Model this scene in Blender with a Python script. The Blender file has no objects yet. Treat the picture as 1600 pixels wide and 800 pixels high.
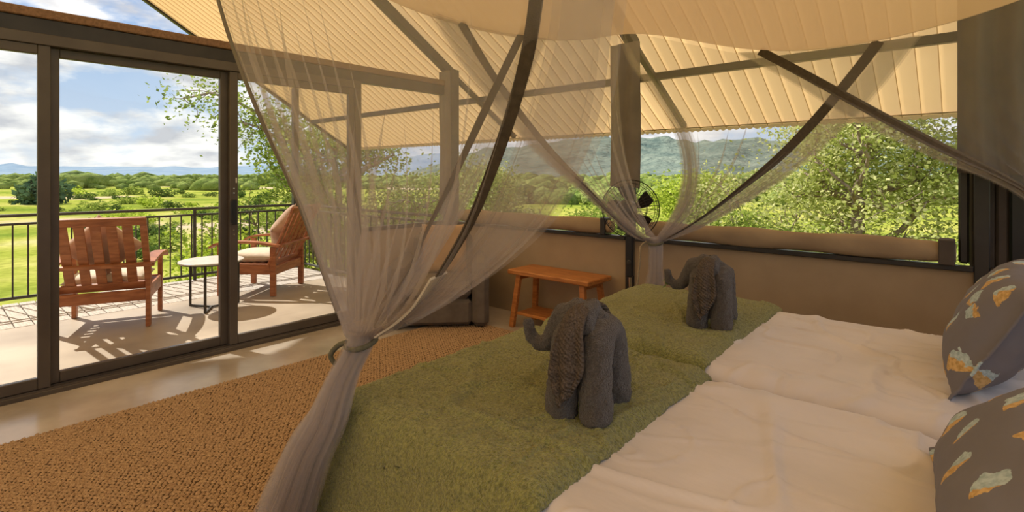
import bpy, math, random
import numpy as np
from mathutils import Vector, Matrix

# ------------------------------------------------------------------ camera, sky, sun, exposure
sc = bpy.context.scene
COL = sc.collection
cam_d = bpy.data.cameras.new('camera')
cam_d.sensor_width = 36.0
cam_d.lens = 816.0 / 1600.0 * 36.0
cam_d.shift_y = -0.08
cam_d.clip_start = 0.02
cam_d.clip_end = 4000
cam = bpy.data.objects.new('camera', cam_d)
COL.objects.link(cam)
cam.location = (0, 0, 1.40)
cam.rotation_euler = (math.radians(90), 0, math.radians(41.4))
sc.camera = cam

SUN_E, SKY_E, EXPO = 5.6, 0.97, 0.30
world = bpy.data.worlds.new('world')
sc.world = world
world.use_nodes = True
wn, wl = world.node_tree.nodes, world.node_tree.links
wn.clear()
wo = wn.new('ShaderNodeOutputWorld')
bg = wn.new('ShaderNodeBackground')
bg.inputs['Strength'].default_value = SKY_E
wl.new(bg.outputs[0], wo.inputs[0])
tc = wn.new('ShaderNodeTexCoord')
sep = wn.new('ShaderNodeSeparateXYZ')
wl.new(tc.outputs['Generated'], sep.inputs[0])
def wmath(op, a, b=None):
    n = wn.new('ShaderNodeMath'); n.operation = op
    for i, q in enumerate((a, b)):
        if q is None: continue
        if isinstance(q, (int, float)): n.inputs[i].default_value = q
        else: wl.new(q, n.inputs[i])
    return n.outputs[0]
zz = wmath('ADD', wmath('MAXIMUM', sep.outputs[2], 0.0), 0.16)
cx = wmath('DIVIDE', sep.outputs[0], zz)
cy = wmath('DIVIDE', sep.outputs[1], zz)
comb = wn.new('ShaderNodeCombineXYZ')
wl.new(cx, comb.inputs[0]); wl.new(cy, comb.inputs[1])
nz = wn.new('ShaderNodeTexNoise'); nz.inputs['Scale'].default_value = 1.25
nz.inputs['Detail'].default_value = 9; nz.inputs['Roughness'].default_value = 0.56
mpw = wn.new('ShaderNodeMapping'); mpw.inputs['Location'].default_value = (3.1, 1.7, 0)
mpw.inputs['Scale'].default_value = (4.6, 4.6, 10.5); wl.new(tc.outputs['Generated'], mpw.inputs[0]); wl.new(mpw.outputs[0], nz.inputs['Vector'])
ramp = wn.new('ShaderNodeValToRGB')
ramp.color_ramp.elements[0].position = 0.41; ramp.color_ramp.elements[0].color = (0, 0, 0, 1)
ramp.color_ramp.elements[1].position = 0.52; ramp.color_ramp.elements[1].color = (1, 1, 1, 1)
wl.new(nz.outputs['Fac'], ramp.inputs[0])
nz2 = wn.new('ShaderNodeTexNoise'); nz2.inputs['Scale'].default_value = 2.2
nz2.inputs['Detail'].default_value = 7
mp3 = wn.new('ShaderNodeMapping'); mp3.inputs['Scale'].default_value = (5, 5, 17); wl.new(tc.outputs['Generated'], mp3.inputs[0]); wl.new(mp3.outputs[0], nz2.inputs['Vector'])
cl = wn.new('ShaderNodeValToRGB')
cl.color_ramp.elements[0].position = 0.36; cl.color_ramp.elements[0].color = (0.56, 0.57, 0.61, 1)
cl.color_ramp.elements[1].position = 0.56; cl.color_ramp.elements[1].color = (0.98, 0.96, 0.93, 1)
wl.new(nz2.outputs['Fac'], cl.inputs[0])
skyr = wn.new('ShaderNodeValToRGB')
skyr.color_ramp.elements[0].position = 0.0; skyr.color_ramp.elements[0].color = (0.62, 0.72, 0.84, 1)
skyr.color_ramp.elements[1].position = 0.35; skyr.color_ramp.elements[1].color = (0.17, 0.33, 0.62, 1)
wl.new(sep.outputs[2], skyr.inputs[0])
mixw = wn.new('ShaderNodeMixRGB')
wl.new(ramp.outputs[0], mixw.inputs[0]); wl.new(skyr.outputs[0], mixw.inputs[1]); wl.new(cl.outputs[0], mixw.inputs[2])
wl.new(mixw.outputs[0], bg.inputs['Color'])

SUN_EL, SUN_DIR = math.radians(45), Vector((-0.965, -0.26, 0)).normalized()
to_sun = (SUN_DIR * math.cos(SUN_EL) + Vector((0, 0, math.sin(SUN_EL)))).normalized()
sun_d = bpy.data.lights.new('sun', 'SUN')
sun_d.energy = SUN_E; sun_d.angle = math.radians(0.6); sun_d.color = (1.0, 0.92, 0.80)
sun = bpy.data.objects.new('sun', sun_d)
COL.objects.link(sun)
sun.location = to_sun * 60
sun.rotation_euler = (-to_sun).to_track_quat('-Z', 'Y').to_euler()

vs = sc.view_settings
vs.view_transform = 'Standard'
try: vs.look = 'None'
except Exception: pass
vs.exposure = EXPO; vs.gamma = 1.0
vs.use_curve_mapping = False
try:
    sc.cycles.transparent_max_bounces = 40
    sc.cycles.max_bounces = 10
    sc.cycles.diffuse_bounces = 5
    sc.cycles.transmission_bounces = 8
    sc.cycles.sample_clamp_indirect = 6
except Exception: pass

# ------------------------------------------------------------------ materials
MATS = {}
class NT:
    def __init__(s, name):
        s.m = bpy.data.materials.new(name); s.m.use_nodes = True
        s.n, s.l = s.m.node_tree.nodes, s.m.node_tree.links
        s.n.clear()
        s.out = s.n.new('ShaderNodeOutputMaterial')
    def new(s, t, **kw):
        nd = s.n.new(t)
        for k, v in kw.items():
            if hasattr(nd, k): setattr(nd, k, v)
        return nd
    def link(s, a, b): s.l.new(a, b)
    def set(s, nd, **kw):
        for k, v in kw.items():
            i = nd.inputs[k.replace('_', ' ')]
            if isinstance(v, bpy.types.NodeSocket): s.l.new(v, i)
            else: i.default_value = v
        return nd
    def math(s, op, a, b=None, c=None):
        nd = s.n.new('ShaderNodeMath'); nd.operation = op
        for i, q in enumerate((a, b, c)):
            if q is None: continue
            if isinstance(q, bpy.types.NodeSocket): s.l.new(q, nd.inputs[i])
            else: nd.inputs[i].default_value = q
        return nd.outputs[0]
    def ramp(s, fac, stops):
        r = s.n.new('ShaderNodeValToRGB')
        e = r.color_ramp.elements
        while len(e) < len(stops): e.new(0.5)
        for q, (p, c) in zip(e, stops):
            q.position = p; q.color = (*c, 1)
        s.l.new(fac, r.inputs[0])
        return r.outputs[0]
def c4(c): return (c[0], c[1], c[2], 1)

def pbr(name, c1, c2=None, rough=0.7, scale=8.0, stretch=(1, 1, 1), bump=0.0, bscale=60.0, detail=5, metal=0.0, spec=0.5, sheen=0.0, transl=0.0, coord='Object', bdist=0.01, bstretch=None):
    if name in MATS: return MATS[name]
    t = NT(name)
    b = t.new('ShaderNodeBsdfPrincipled')
    t.set(b, Roughness=rough, Metallic=metal)
    b.inputs['Specular IOR Level'].default_value = spec
    if sheen: b.inputs['Sheen Weight'].default_value = sheen
    co = t.new('ShaderNodeTexCoord')
    mp = t.new('ShaderNodeMapping'); mp.inputs['Scale'].default_value = stretch
    t.link(co.outputs[coord], mp.inputs[0])
    if c2 is None: b.inputs['Base Color'].default_value = c4(c1); colo = None
    else:
        n = t.new('ShaderNodeTexNoise'); t.set(n, Scale=scale, Detail=detail, Vector=mp.outputs[0])
        colo = t.ramp(n.outputs['Fac'], [(0.34, c1), (0.66, c2)])
        t.link(colo, b.inputs['Base Color'])
    if bump:
        n2 = t.new('ShaderNodeTexNoise'); t.set(n2, Scale=bscale, Detail=4)
        mp2 = t.new('ShaderNodeMapping'); mp2.inputs['Scale'].default_value = bstretch or stretch
        t.link(co.outputs[coord], mp2.inputs[0]); t.link(mp2.outputs[0], n2.inputs['Vector'])
        bp = t.new('ShaderNodeBump'); t.set(bp, Strength=bump, Distance=bdist, Height=n2.outputs['Fac'])
        t.link(bp.outputs[0], b.inputs['Normal'])
    if transl:
        tr = t.new('ShaderNodeBsdfTranslucent')
        if colo: t.link(colo, tr.inputs[0])
        else: tr.inputs[0].default_value = c4(c1)
        mx = t.new('ShaderNodeMixShader'); mx.inputs[0].default_value = transl
        t.link(b.outputs[0], mx.inputs[1]); t.link(tr.outputs[0], mx.inputs[2]); t.link(mx.outputs[0], t.out.inputs[0])
    else: t.link(b.outputs[0], t.out.inputs[0])
    MATS[name] = t.m
    return t.m

def sheer(name, col, opac, tcol=None, tr=0.5):
    t = NT(name)
    d = t.new('ShaderNodeBsdfDiffuse'); d.inputs[0].default_value = c4(col)
    tl = t.new('ShaderNodeBsdfTranslucent'); tl.inputs[0].default_value = c4(tcol or col)
    a = t.new('ShaderNodeMixShader'); a.inputs[0].default_value = tr
    t.link(d.outputs[0], a.inputs[1]); t.link(tl.outputs[0], a.inputs[2])
    p = t.new('ShaderNodeBsdfTransparent')
    m = t.new('ShaderNodeMixShader'); m.inputs[0].default_value = opac
    t.link(p.outputs[0], m.inputs[1]); t.link(a.outputs[0], m.inputs[2]); t.link(m.outputs[0], t.out.inputs[0])
    MATS[name] = t.m
    return t.m

def glass_mat():
    t = NT('pane_glass')
    g = t.new('ShaderNodeBsdfGlossy'); g.inputs['Roughness'].default_value = 0.02
    g.inputs[0].default_value = (1, 1, 1, 1)
    p = t.new('ShaderNodeBsdfTransparent'); p.inputs[0].default_value = (0.97, 0.98, 0.97, 1)
    fr = t.new('ShaderNodeFresnel'); fr.inputs[0].default_value = 1.35
    m = t.new('ShaderNodeMixShader')
    t.link(t.math('MULTIPLY', fr.outputs[0], 0.8), m.inputs[0])
    t.link(p.outputs[0], m.inputs[1]); t.link(g.outputs[0], m.inputs[2]); t.link(m.outputs[0], t.out.inputs[0])
    return t.m

def leaf_mat(name, cols, trans=0.4):
    t = NT(name)
    geo = t.new('ShaderNodeNewGeometry')
    stops = [(i / (len(cols) - 1), c) for i, c in enumerate(cols)]
    colo = t.ramp(geo.outputs['Random Per Island'], stops)
    d = t.new('ShaderNodeBsdfDiffuse'); t.link(colo, d.inputs[0])
    tl = t.new('ShaderNodeBsdfTranslucent'); t.link(colo, tl.inputs[0])
    m = t.new('ShaderNodeMixShader'); m.inputs[0].default_value = trans
    t.link(d.outputs[0], m.inputs[1]); t.link(tl.outputs[0], m.inputs[2]); t.link(m.outputs[0], t.out.inputs[0])
    MATS[name] = t.m
    return t.m

M_glass = glass_mat()
M_net = sheer('net', (0.60, 0.555, 0.545), 0.26, (0.64, 0.58, 0.56))
M_canopy = sheer('canopy_cloth', (0.70, 0.58, 0.45), 0.90, (0.74, 0.60, 0.46), 0.60)
M_band = pbr('webbing', (0.075, 0.055, 0.040), (0.105, 0.080, 0.058), 0.85, 60, bump=0.3, bscale=400)
M_cream = pbr('cream_hem', (0.55, 0.50, 0.42), (0.62, 0.57, 0.48), 0.9, 40)
M_olive = pbr('olive_strap', (0.10, 0.095, 0.06), (0.15, 0.14, 0.09), 0.9, 60)
M_steel = pbr('dark_steel', (0.030, 0.028, 0.027), (0.045, 0.041, 0.038), 0.42, 6, metal=0.3)
M_alu = pbr('dark_aluminium', (0.085, 0.070, 0.060), (0.105, 0.088, 0.075), 0.45, 5, metal=0.2)
M_rail = pbr('railing_steel', (0.035, 0.034, 0.032), (0.055, 0.05, 0.046), 0.5, 9, metal=0.2)
M_beamwood = pbr('brown_timber', (0.16, 0.085, 0.045), (0.25, 0.14, 0.08), 0.6, 6, (1, 12, 12))
M_roof = pbr('roof_canvas', (0.73, 0.485, 0.225), (0.79, 0.54, 0.265), 0.9, 1.2, bump=0.05, bscale=300, transl=0.58)
M_canvas = pbr('wall_canvas', (0.36, 0.27, 0.175), (0.42, 0.32, 0.21), 0.95, 3, bump=0.12, bscale=220)
M_canvas2 = pbr('blind_canvas', (0.34, 0.25, 0.16), (0.42, 0.315, 0.20), 0.9, 4, bump=0.2, bscale=14, bdist=0.02, transl=0.1)
M_flap = pbr('brown_flap', (0.070, 0.055, 0.045), (0.10, 0.080, 0.066), 0.9, 5, bump=0.1, bscale=300)
M_flapg = pbr('grey_flap', (0.16, 0.14, 0.125), (0.20, 0.175, 0.155), 0.9, 5, bump=0.1, bscale=300)
M_conc = pbr('polished_concrete', (0.36, 0.31, 0.26), (0.62, 0.55, 0.48), 0.20, 1.6, bump=0.03, bscale=9, detail=8)
M_conc2 = pbr('veranda_concrete', (0.28, 0.22, 0.165), (0.48, 0.395, 0.31), 0.5, 1.1, bump=0.06, bscale=12, detail=8)
M_plank = pbr('weathered_deck', (0.38, 0.34, 0.31), (0.54, 0.49, 0.45), 0.8, 5, (1, 14, 1), bump=0.1, bscale=30)
M_teak = pbr('teak', (0.27, 0.085, 0.032), (0.46, 0.17, 0.07), 0.42, 7, (1, 1, 6), bump=0.04, bscale=40)
M_bench = pbr('bench_wood', (0.36, 0.125, 0.03), (0.56, 0.23, 0.065), 0.38, 5, (1.2, 9, 9), bump=0.04, bscale=30)
M_cush = pbr('cream_cushion', (0.60, 0.52, 0.42), (0.68, 0.60, 0.50), 0.95, 20, bump=0.15, bscale=200)
M_cushb = pbr('rose_cushion', (0.40, 0.28, 0.22), (0.52, 0.38, 0.31), 0.95, 9, bump=0.2, bscale=200)
M_marble = pbr('pale_tabletop', (0.55, 0.53, 0.50), (0.68, 0.66, 0.62), 0.3, 6)
M_rug = pbr('jute', (0.33, 0.205, 0.115), (0.62, 0.44, 0.27), 0.95, 130, bump=0.5, bscale=420, detail=8)
M_rugb = pbr('jute_base', (0.07, 0.038, 0.018), (0.10, 0.055, 0.026), 1.0, 60)
M_sheet = pbr('bed_sheet', (0.67, 0.625, 0.62), (0.75, 0.70, 0.695), 0.55, 3, bump=0.10, bscale=9, bdist=0.03, sheen=0.2, bstretch=(1, 2.2, 1))
M_throw = pbr('green_throw', (0.175, 0.185, 0.028), (0.42, 0.42, 0.10), 1.0, 120, bump=1.0, bscale=230, bdist=0.014, sheen=0.4, detail=9)
M_base = pbr('bed_base', (0.10, 0.08, 0.06), (0.13, 0.10, 0.08), 0.9, 8)
M_towel = pbr('grey_towel', (0.040, 0.029, 0.021), (0.120, 0.092, 0.070), 1.0, 170, bump=1.0, bscale=330, bdist=0.012, sheen=0.4, detail=8)
def ear_mat():
    t = NT('ribbed_towel'); co = t.new('ShaderNodeTexCoord')
    w = t.new('ShaderNodeTexWave'); w.wave_type = 'BANDS'; w.bands_direction = 'Z'
    mp = t.new('ShaderNodeMapping'); mp.inputs['Rotation'].default_value = (0, .6, 0); t.link(co.outputs['Object'], mp.inputs[0])
    t.set(w, Scale=24.0, Distortion=.3, Vector=mp.outputs[0]); w.inputs['Detail'].default_value = 2
    n = t.new('ShaderNodeTexNoise'); t.set(n, Scale=190.0, Detail=7.0, Vector=co.outputs['Object'])
    b = t.new('ShaderNodeBsdfPrincipled'); t.set(b, Roughness=1.0)
    t.link(t.ramp(n.outputs['Fac'], [(.34, (.058, .042, .031)), (.66, (.165, .128, .098))]), b.inputs['Base Color'])
    hh = t.math('ADD', t.math('MULTIPLY', w.outputs['Fac'], .7), n.outputs['Fac'])
    bp = t.new('ShaderNodeBump'); t.set(bp, Strength=.9, Distance=.008, Height=hh); t.link(bp.outputs[0], b.inputs['Normal'])
    t.link(b.outputs[0], t.out.inputs[0]); return t.m
M_ear = ear_mat()
M_sofa = pbr('sofa_fabric', (0.12, 0.10, 0.085), (0.16, 0.135, 0.115), 0.95, 12, bump=0.2, bscale=260)
M_tan = pbr('tan_cushion', (0.42, 0.25, 0.11), (0.50, 0.31, 0.15), 0.9, 12, bump=0.2, bscale=200)
M_blackp = pbr('black_plastic', (0.012, 0.012, 0.013), None, 0.35)
M_chrome = pbr('chrome', (0.6, 0.6, 0.6), None, 0.2, metal=1.0)
M_rope = pbr('rope', (0.30, 0.23, 0.14), (0.40, 0.32, 0.20), 0.95, 80)
M_bark = pbr('bark', (0.20, 0.14, 0.11), (0.44, 0.34, 0.28), 0.95, 8, (1, 1, .4), bump=0.5, bscale=18, bdist=0.04)
M_sprig = pbr('sprig_green', (0.05, 0.12, 0.02), (0.09, 0.18, 0.03), 0.6, 30)
M_white = pbr('white_plastic', (0.75, 0.75, 0.73), None, 0.5)

def pillow_mat():
    t = NT('printed_pillow')
    co = t.new('ShaderNodeTexCoord')
    nz = t.new('ShaderNodeTexNoise'); t.set(nz, Scale=42.0, Detail=4.0, Vector=co.outputs['Object'])
    vo = t.new('ShaderNodeTexVoronoi'); vo.voronoi_dimensions = '2D'; vo.feature = 'F1'
    t.set(vo, Scale=7.4, Randomness=0.62, Vector=co.outputs['Object'])
    vm = t.new('ShaderNodeVectorMath'); vm.operation = 'SUBTRACT'
    sc_ = t.new('ShaderNodeVectorMath'); sc_.operation = 'SCALE'; sc_.inputs['Scale'].default_value = 1.0
    t.link(co.outputs['Object'], vm.inputs[0]); t.link(vo.outputs['Position'], vm.inputs[1])
    rot = t.new('ShaderNodeVectorRotate'); rot.rotation_type = 'Z_AXIS'
    sp = t.new('ShaderNodeSeparateXYZ'); t.link(vm.outputs[0], sp.inputs[0])
    cb = t.new('ShaderNodeCombineXYZ'); t.link(sp.outputs[0], cb.inputs[0]); t.link(sp.outputs[1], cb.inputs[1])
    sr = t.new('ShaderNodeSeparateColor'); t.link(vo.outputs['Color'], sr.inputs[0])
    ang = t.math('MULTIPLY_ADD', sr.outputs[0], 2.6, -0.5)
    t.link(cb.outputs[0], rot.inputs['Vector']); t.link(ang, rot.inputs['Angle'])
    s2 = t.new('ShaderNodeSeparateXYZ'); t.link(rot.outputs[0], s2.inputs[0])
    wob = t.math('MULTIPLY_ADD', nz.outputs['Fac'], 0.034, -0.017)
    X = t.math('ADD', s2.outputs[0], wob)
    Y = t.math('ADD', s2.outputs[1], wob)
    # leaf outline: long axis X, half-width narrows towards +X
    w = t.math('MULTIPLY_ADD', X, -0.32, 0.026)
    ex = t.math('POWER', t.math('ABSOLUTE', t.math('DIVIDE', X, 0.044)), 2.0)
    ey = t.math('POWER', t.math('ABSOLUTE', t.math('DIVIDE', Y, w)), 2.0)
    inside = t.math('LESS_THAN', t.math('ADD', ex, ey), 1.0)
    split = t.math('GREATER_THAN', t.math('ADD', X, t.math('MULTIPLY', Y, 0.9)), t.math('MULTIPLY_ADD', sr.outputs[1], 0.04, -0.02))
    mixc = t.new('ShaderNodeMixRGB'); t.link(split, mixc.inputs[0])
    n3 = t.new('ShaderNodeTexNoise'); t.set(n3, Scale=90.0, Detail=3.0, Vector=co.outputs['Object'])
    t.link(t.ramp(n3.outputs['Fac'], [(0.35, (0.33, 0.45, 0.49)), (0.62, (0.52, 0.64, 0.68))]), mixc.inputs[1])
    t.link(t.ramp(n3.outputs['Fac'], [(0.35, (0.50, 0.31, 0.10)), (0.62, (0.70, 0.48, 0.21))]), mixc.inputs[2])
    fin = t.new('ShaderNodeMixRGB'); t.link(inside, fin.inputs[0])
    fin.inputs[1].default_value = (0.185, 0.178, 0.205, 1); t.link(mixc.outputs[0], fin.inputs[2])
    b = t.new('ShaderNodeBsdfPrincipled'); t.set(b, Roughness=0.85); t.link(fin.outputs[0], b.inputs['Base Color'])
    n4 = t.new('ShaderNodeTexNoise'); t.set(n4, Scale=7.0, Detail=3.0, Vector=co.outputs['Object'])
    bp = t.new('ShaderNodeBump'); t.set(bp, Strength=0.35, Distance=0.03, Height=n4.outputs['Fac']); t.link(bp.outputs[0], b.inputs['Normal'])
    t.link(b.outputs[0], t.out.inputs[0])
    return t.m
M_pillow = pillow_mat()

# ------------------------------------------------------------------ helpers
def setp(o, label=None, cat=None, group=None, kind=None):
    if label: o['label'] = label
    if cat: o['category'] = cat
    if group: o['group'] = group
    if kind: o['kind'] = kind
    return o
def empty(name, loc=(0, 0, 0), rz=0.0, **kw):
    o = bpy.data.objects.new(name, None); COL.objects.link(o)
    o.location = loc; o.rotation_euler = (0, 0, rz); o.empty_display_size = 0.1
    return setp(o, **kw)
def mesh_np(name, V, Fq, smooth=False):
    me = bpy.data.meshes.new(name)
    V = np.asarray(V, dtype=np.float32); Fq = np.asarray(Fq, dtype=np.int32)
    k = Fq.shape[1]
    me.vertices.add(len(V)); me.vertices.foreach_set('co', V.ravel())
    me.loops.add(Fq.size); me.loops.foreach_set('vertex_index', Fq.ravel())
    me.polygons.add(len(Fq))
    me.polygons.foreach_set('loop_start', np.arange(0, Fq.size, k, dtype=np.int32))
    if smooth: me.polygons.foreach_set('use_smooth', np.ones(len(Fq), dtype=bool))
    me.update(calc_edges=True); me.validate()
    return me
def link(name, me, mat, parent=None, loc=None, **kw):
    if len(me.materials) == 0 and mat: me.materials.append(mat)
    o = bpy.data.objects.new(name, me); COL.objects.link(o)
    if parent: o.parent = parent
    if loc is not None: o.location = loc
    return setp(o, **kw)
I4 = Matrix.Identity(4)
class MB:
    def __init__(s): s.v = []; s.f = []
    def add(s, vs, fs):
        b = len(s.v); s.v.extend([tuple(q) for q in vs]); s.f.extend([tuple(i + b for i in q) for q in fs]); return s
    def box(s, lo, hi, ch=0.0, M=None):
        lo = Vector(lo); hi = Vector(hi); c = (lo + hi) / 2; h = (hi - lo) / 2
        ch = min(ch, min(h) * 0.9)
        vs = []; fs = []
        if ch <= 0:
            for sx in (-1, 1):
                for sy in (-1, 1):
                    for sz in (-1, 1): vs.append(c + Vector((sx * h.x, sy * h.y, sz * h.z)))
            fs = [(0, 1, 3, 2), (4, 6, 7, 5), (0, 4, 5, 1), (2, 3, 7, 6), (0, 2, 6, 4), (1, 5, 7, 3)]
        else:
            idx = {}
            for sx in (-1, 1):
                for sy in (-1, 1):
                    for sz in (-1, 1):
                        for ax in range(3):
                            p = [sx * (h.x - ch), sy * (h.y - ch), sz * (h.z - ch)]
                            p[ax] = (sx, sy, sz)[ax] * h[ax]
                            idx[(sx, sy, sz, ax)] = len(vs); vs.append(c + Vector(p))
            S = (-1, 1)
            for ax in range(3):
                o1, o2 = [a for a in range(3) if a != ax]
                for sg in S:
                    q = []
                    for a, b in ((-1, -1), (1, -1), (1, 1), (-1, 1)):
                        k = [0, 0, 0]; k[ax] = sg; k[o1] = a; k[o2] = b; q.append(idx[(*k, ax)])
                    if (sg > 0) == (ax == 1): q.reverse()
                    fs.append(tuple(q))
                for a in S:
                    for b in S:
                        k0 = [0, 0, 0]; k1 = [0, 0, 0]
                        k0[ax] = -1; k1[ax] = 1
                        k0[o1] = k1[o1] = a; k0[o2] = k1[o2] = b
                        q = [idx[(*k0, o1)], idx[(*k1, o1)], idx[(*k1, o2)], idx[(*k0, o2)]]
                        if (a * b > 0) == (ax != 1): q.reverse()
                        fs.append(tuple(q))
            for sx in S:
                for sy in S:
                    for sz in S:
                        q = [idx[(sx, sy, sz, a)] for a in range(3)]
                        if sx * sy * sz < 0: q.reverse()
                        fs.append(tuple(q))
        if M is not None: vs = [M @ q for q in vs]
        return s.add(vs, fs)
    def beam(s, a, b, w, h, ch=0.0, up=(0, 0, 1)):
        """box of cross-section w (sideways) x h (along up) from a to b"""
        a = Vector(a); b = Vector(b); d = b - a; L = d.length; z = d.normalized()
        u = Vector(up); x = u.cross(z)
        if x.length < 1e-4: x = Vector((1, 0, 0)).cross(z)
        x.normalize(); y = z.cross(x)
        M = Matrix(((x.x, y.x, z.x, a.x), (x.y, y.y, z.y, a.y), (x.z, y.z, z.z, a.z), (0, 0, 0, 1)))
        return s.box((-w / 2, -h / 2, 0), (w / 2, h / 2, L), ch, M)
    def tube(s, pts, r, n=8, cap=True, closed=False):
        pts = [Vector(p) for p in pts]; N = len(pts)
        rs = r if isinstance(r, (list, tuple)) else [r] * N
        ref = None; rings = []; vs = []; fs = []
        for i, p in enumerate(pts):
            if closed: t = pts[(i + 1) % N] - pts[i - 1]
            else: t = pts[min(i + 1, N - 1)] - pts[max(i - 1, 0)]
            t.normalize()
            if ref is None: ref = Vector((0, 0, 1)) if abs(t.z) < 0.9 else Vector((1, 0, 0))
            ref = ref - t * ref.dot(t)
            if ref.length < 1e-5: ref = t.orthogonal()
            ref.normalize(); bi = t.cross(ref)
            for k in range(n):
                a = 2 * math.pi * k / n
                vs.append(p + (ref * math.cos(a) + bi * math.sin(a)) * rs[i])
        for i in range(N if closed else N - 1):
            j = (i + 1) % N
            for k in range(n):
                k2 = (k + 1) % n
                fs.append((i * n + k, i * n + k2, j * n + k2, j * n + k))
        if cap and not closed:
            fs.append(tuple(range(n - 1, -1, -1))); fs.append(tuple((N - 1) * n + k for k in range(n)))
        return s.add(vs, fs)
    def capsule(s, pts, rs, n=12):
        """tube with rounded ends"""
        pts = [Vector(p) for p in pts]
        d0 = (pts[0] - pts[1]).normalized(); d1 = (pts[-1] - pts[-2]).normalized()
        P = []; R = []
        for a in (85, 60, 30): P.append(pts[0] + d0 * rs[0] * math.sin(math.radians(a))); R.append(rs[0] * math.cos(math.radians(a)))
        P += pts; R += list(rs)
        for a in (30, 60, 85): P.append(pts[-1] + d1 * rs[-1] * math.sin(math.radians(a))); R.append(rs[-1] * math.cos(math.radians(a)))
        return s.tube(P, R, n)
    def lathe(s, prof, n=24, M=None):
        vs = []; fs = []
        for (r, z) in prof:
            for k in range(n):
                a = 2 * math.pi * k / n; p = Vector((r * math.cos(a), r * math.sin(a), z))
                vs.append(M @ p if M else p)
        for i in range(len(prof) - 1):
            for k in range(n):
                k2 = (k + 1) % n; fs.append((i * n + k, i * n + k2, (i + 1) * n + k2, (i + 1) * n + k))
        fs.append(tuple(range(n - 1, -1, -1))); fs.append(tuple((len(prof) - 1) * n + k for k in range(n)))
        return s.add(vs, fs)
    def mesh(s, name, smooth=False):
        me = bpy.data.meshes.new(name); me.from_pydata(s.v, [], s.f)
        if smooth:
            for p in me.polygons: p.use_smooth = True
        me.update(); return me
    def build(s, name, mat, parent=None, smooth=False, **kw):
        return link(name, s.mesh(name, smooth), mat, parent, **kw)
def grid_faces(nu, nv):
    a = np.arange(nu * nv).reshape(nu, nv)
    return np.stack([a[:-1, :-1], a[1:, :-1], a[1:, 1:], a[:-1, 1:]], -1).reshape(-1, 4)
def copy_tree(o, parent=None):
    c = o.copy(); COL.objects.link(c)
    if parent: c.parent = parent
    for ch in list(o.children): copy_tree(ch, c)
    return c
def vnoise(x, y, seed=0):
    """cheap smooth value noise (numpy)"""
    x = np.asarray(x, dtype=np.float64); y = np.asarray(y, dtype=np.float64)
    xi = np.floor(x).astype(np.int64); yi = np.floor(y).astype(np.int64)
    fx = x - xi; fy = y - yi; fx = fx * fx * (3 - 2 * fx); fy = fy * fy * (3 - 2 * fy)
    def h(a, b):
        q = np.sin(a * 127.1 + b * 311.7 + seed * 74.7) * 43758.5453
        return q - np.floor(q)
    return (h(xi, yi) * (1 - fx) + h(xi + 1, yi) * fx) * (1 - fy) + (h(xi, yi + 1) * (1 - fx) + h(xi + 1, yi + 1) * fx) * fy - 0.5

XD = -4.45      # door wall
YW = 4.00       # window wall
XB = 0.95       # head wall behind the camera's side
YN = -2.60      # near side wall
EAVE_Y, EAVE_Z, SLOPE, RIDGE_Y = 5.20, 1.86, 0.62, 0.70
XG0, XG1 = -8.55, 1.75
def roof_z(y): return EAVE_Z + SLOPE * (EAVE_Y - y) if y >= RIDGE_Y else EAVE_Z + SLOPE * (EAVE_Y - (2 * RIDGE_Y - y))

# ------------------------------------------------------------------ floors, deck
MB().box((XD - .05, YN, -0.3), (XB, YW + .05, 0.0)).build('floor', M_conc, kind='structure')
MB().box((-6.55, -4.2, -0.32), (XD - .05, 3.86, -0.004)).build('veranda_floor', M_conc2, kind='structure')
deck = MB().box((-7.78, -4.2, -0.36), (-6.55, 3.86, -0.06)).build('deck_base', M_base, kind='structure')
pl = MB().box((-7.80, 0, -0.05), (-6.555, 0.128, -0.002), 0.004).mesh('plank')
y = -4.18
while y < 3.72:
    link('plank', pl, M_plank, deck, (0, y, random.Random(int(y * 100)).uniform(-.002, .002)))
    y += 0.136

# ------------------------------------------------------------------ roof of canvas strips
roof = empty('roof', (0, 0, 0), kind='structure')
PW = 0.125
LY = EAVE_Y - RIDGE_Y
def roof_strip(sign):
    nseg = 12; V = []; F = []
    prof = [(0.0, -0.012), (0.004, -0.012), (0.005, 0.0), (0.035, 0.003), (0.0625, 0.004), (0.09, 0.003), (PW, 0.0)]
    for j in range(nseg + 1):
        t = j / nseg
        sag = -0.02 * math.sin(math.pi * ((t * 4) % 1.0))
        for (px, pz) in prof:
            V.append((px, sign * (LY * t), -SLOPE * LY * t + pz + sag))
    k = len(prof)
    for j in range(nseg):
        for i in range(k - 1):
            q = (j * k + i, j * k + i + 1, (j + 1) * k + i + 1, (j + 1) * k + i)
            F.append(q if sign > 0 else q[::-1])
    me = bpy.data.meshes.new('roof_panel'); me.from_pydata(V, [], F)
    for p in me.polygons: p.use_smooth = True
    return me
strip = roof_strip(1); strip2 = roof_strip(-1)
n_st = int((XG1 - XG0) / PW)
ZR = roof_z(RIDGE_Y)
for i in range(n_st): link('roof_panel', strip, M_roof, roof, (XG0 + i * PW, RIDGE_Y, ZR))
V = []; F = []
for i in range(n_st):     # the slope behind the camera: one cloth
    for q in ((0, 0), (PW, 0)): pass
me2 = MB()
for i in range(n_st):
    x = XG0 + i * PW
    me2.add([(x, RIDGE_Y, ZR), (x + PW, RIDGE_Y, ZR), (x + PW, RIDGE_Y - LY, EAVE_Z), (x, RIDGE_Y - LY, EAVE_Z)], [(0, 1, 2, 3)])
me2.build('near_slope', M_roof, roof)
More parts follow.
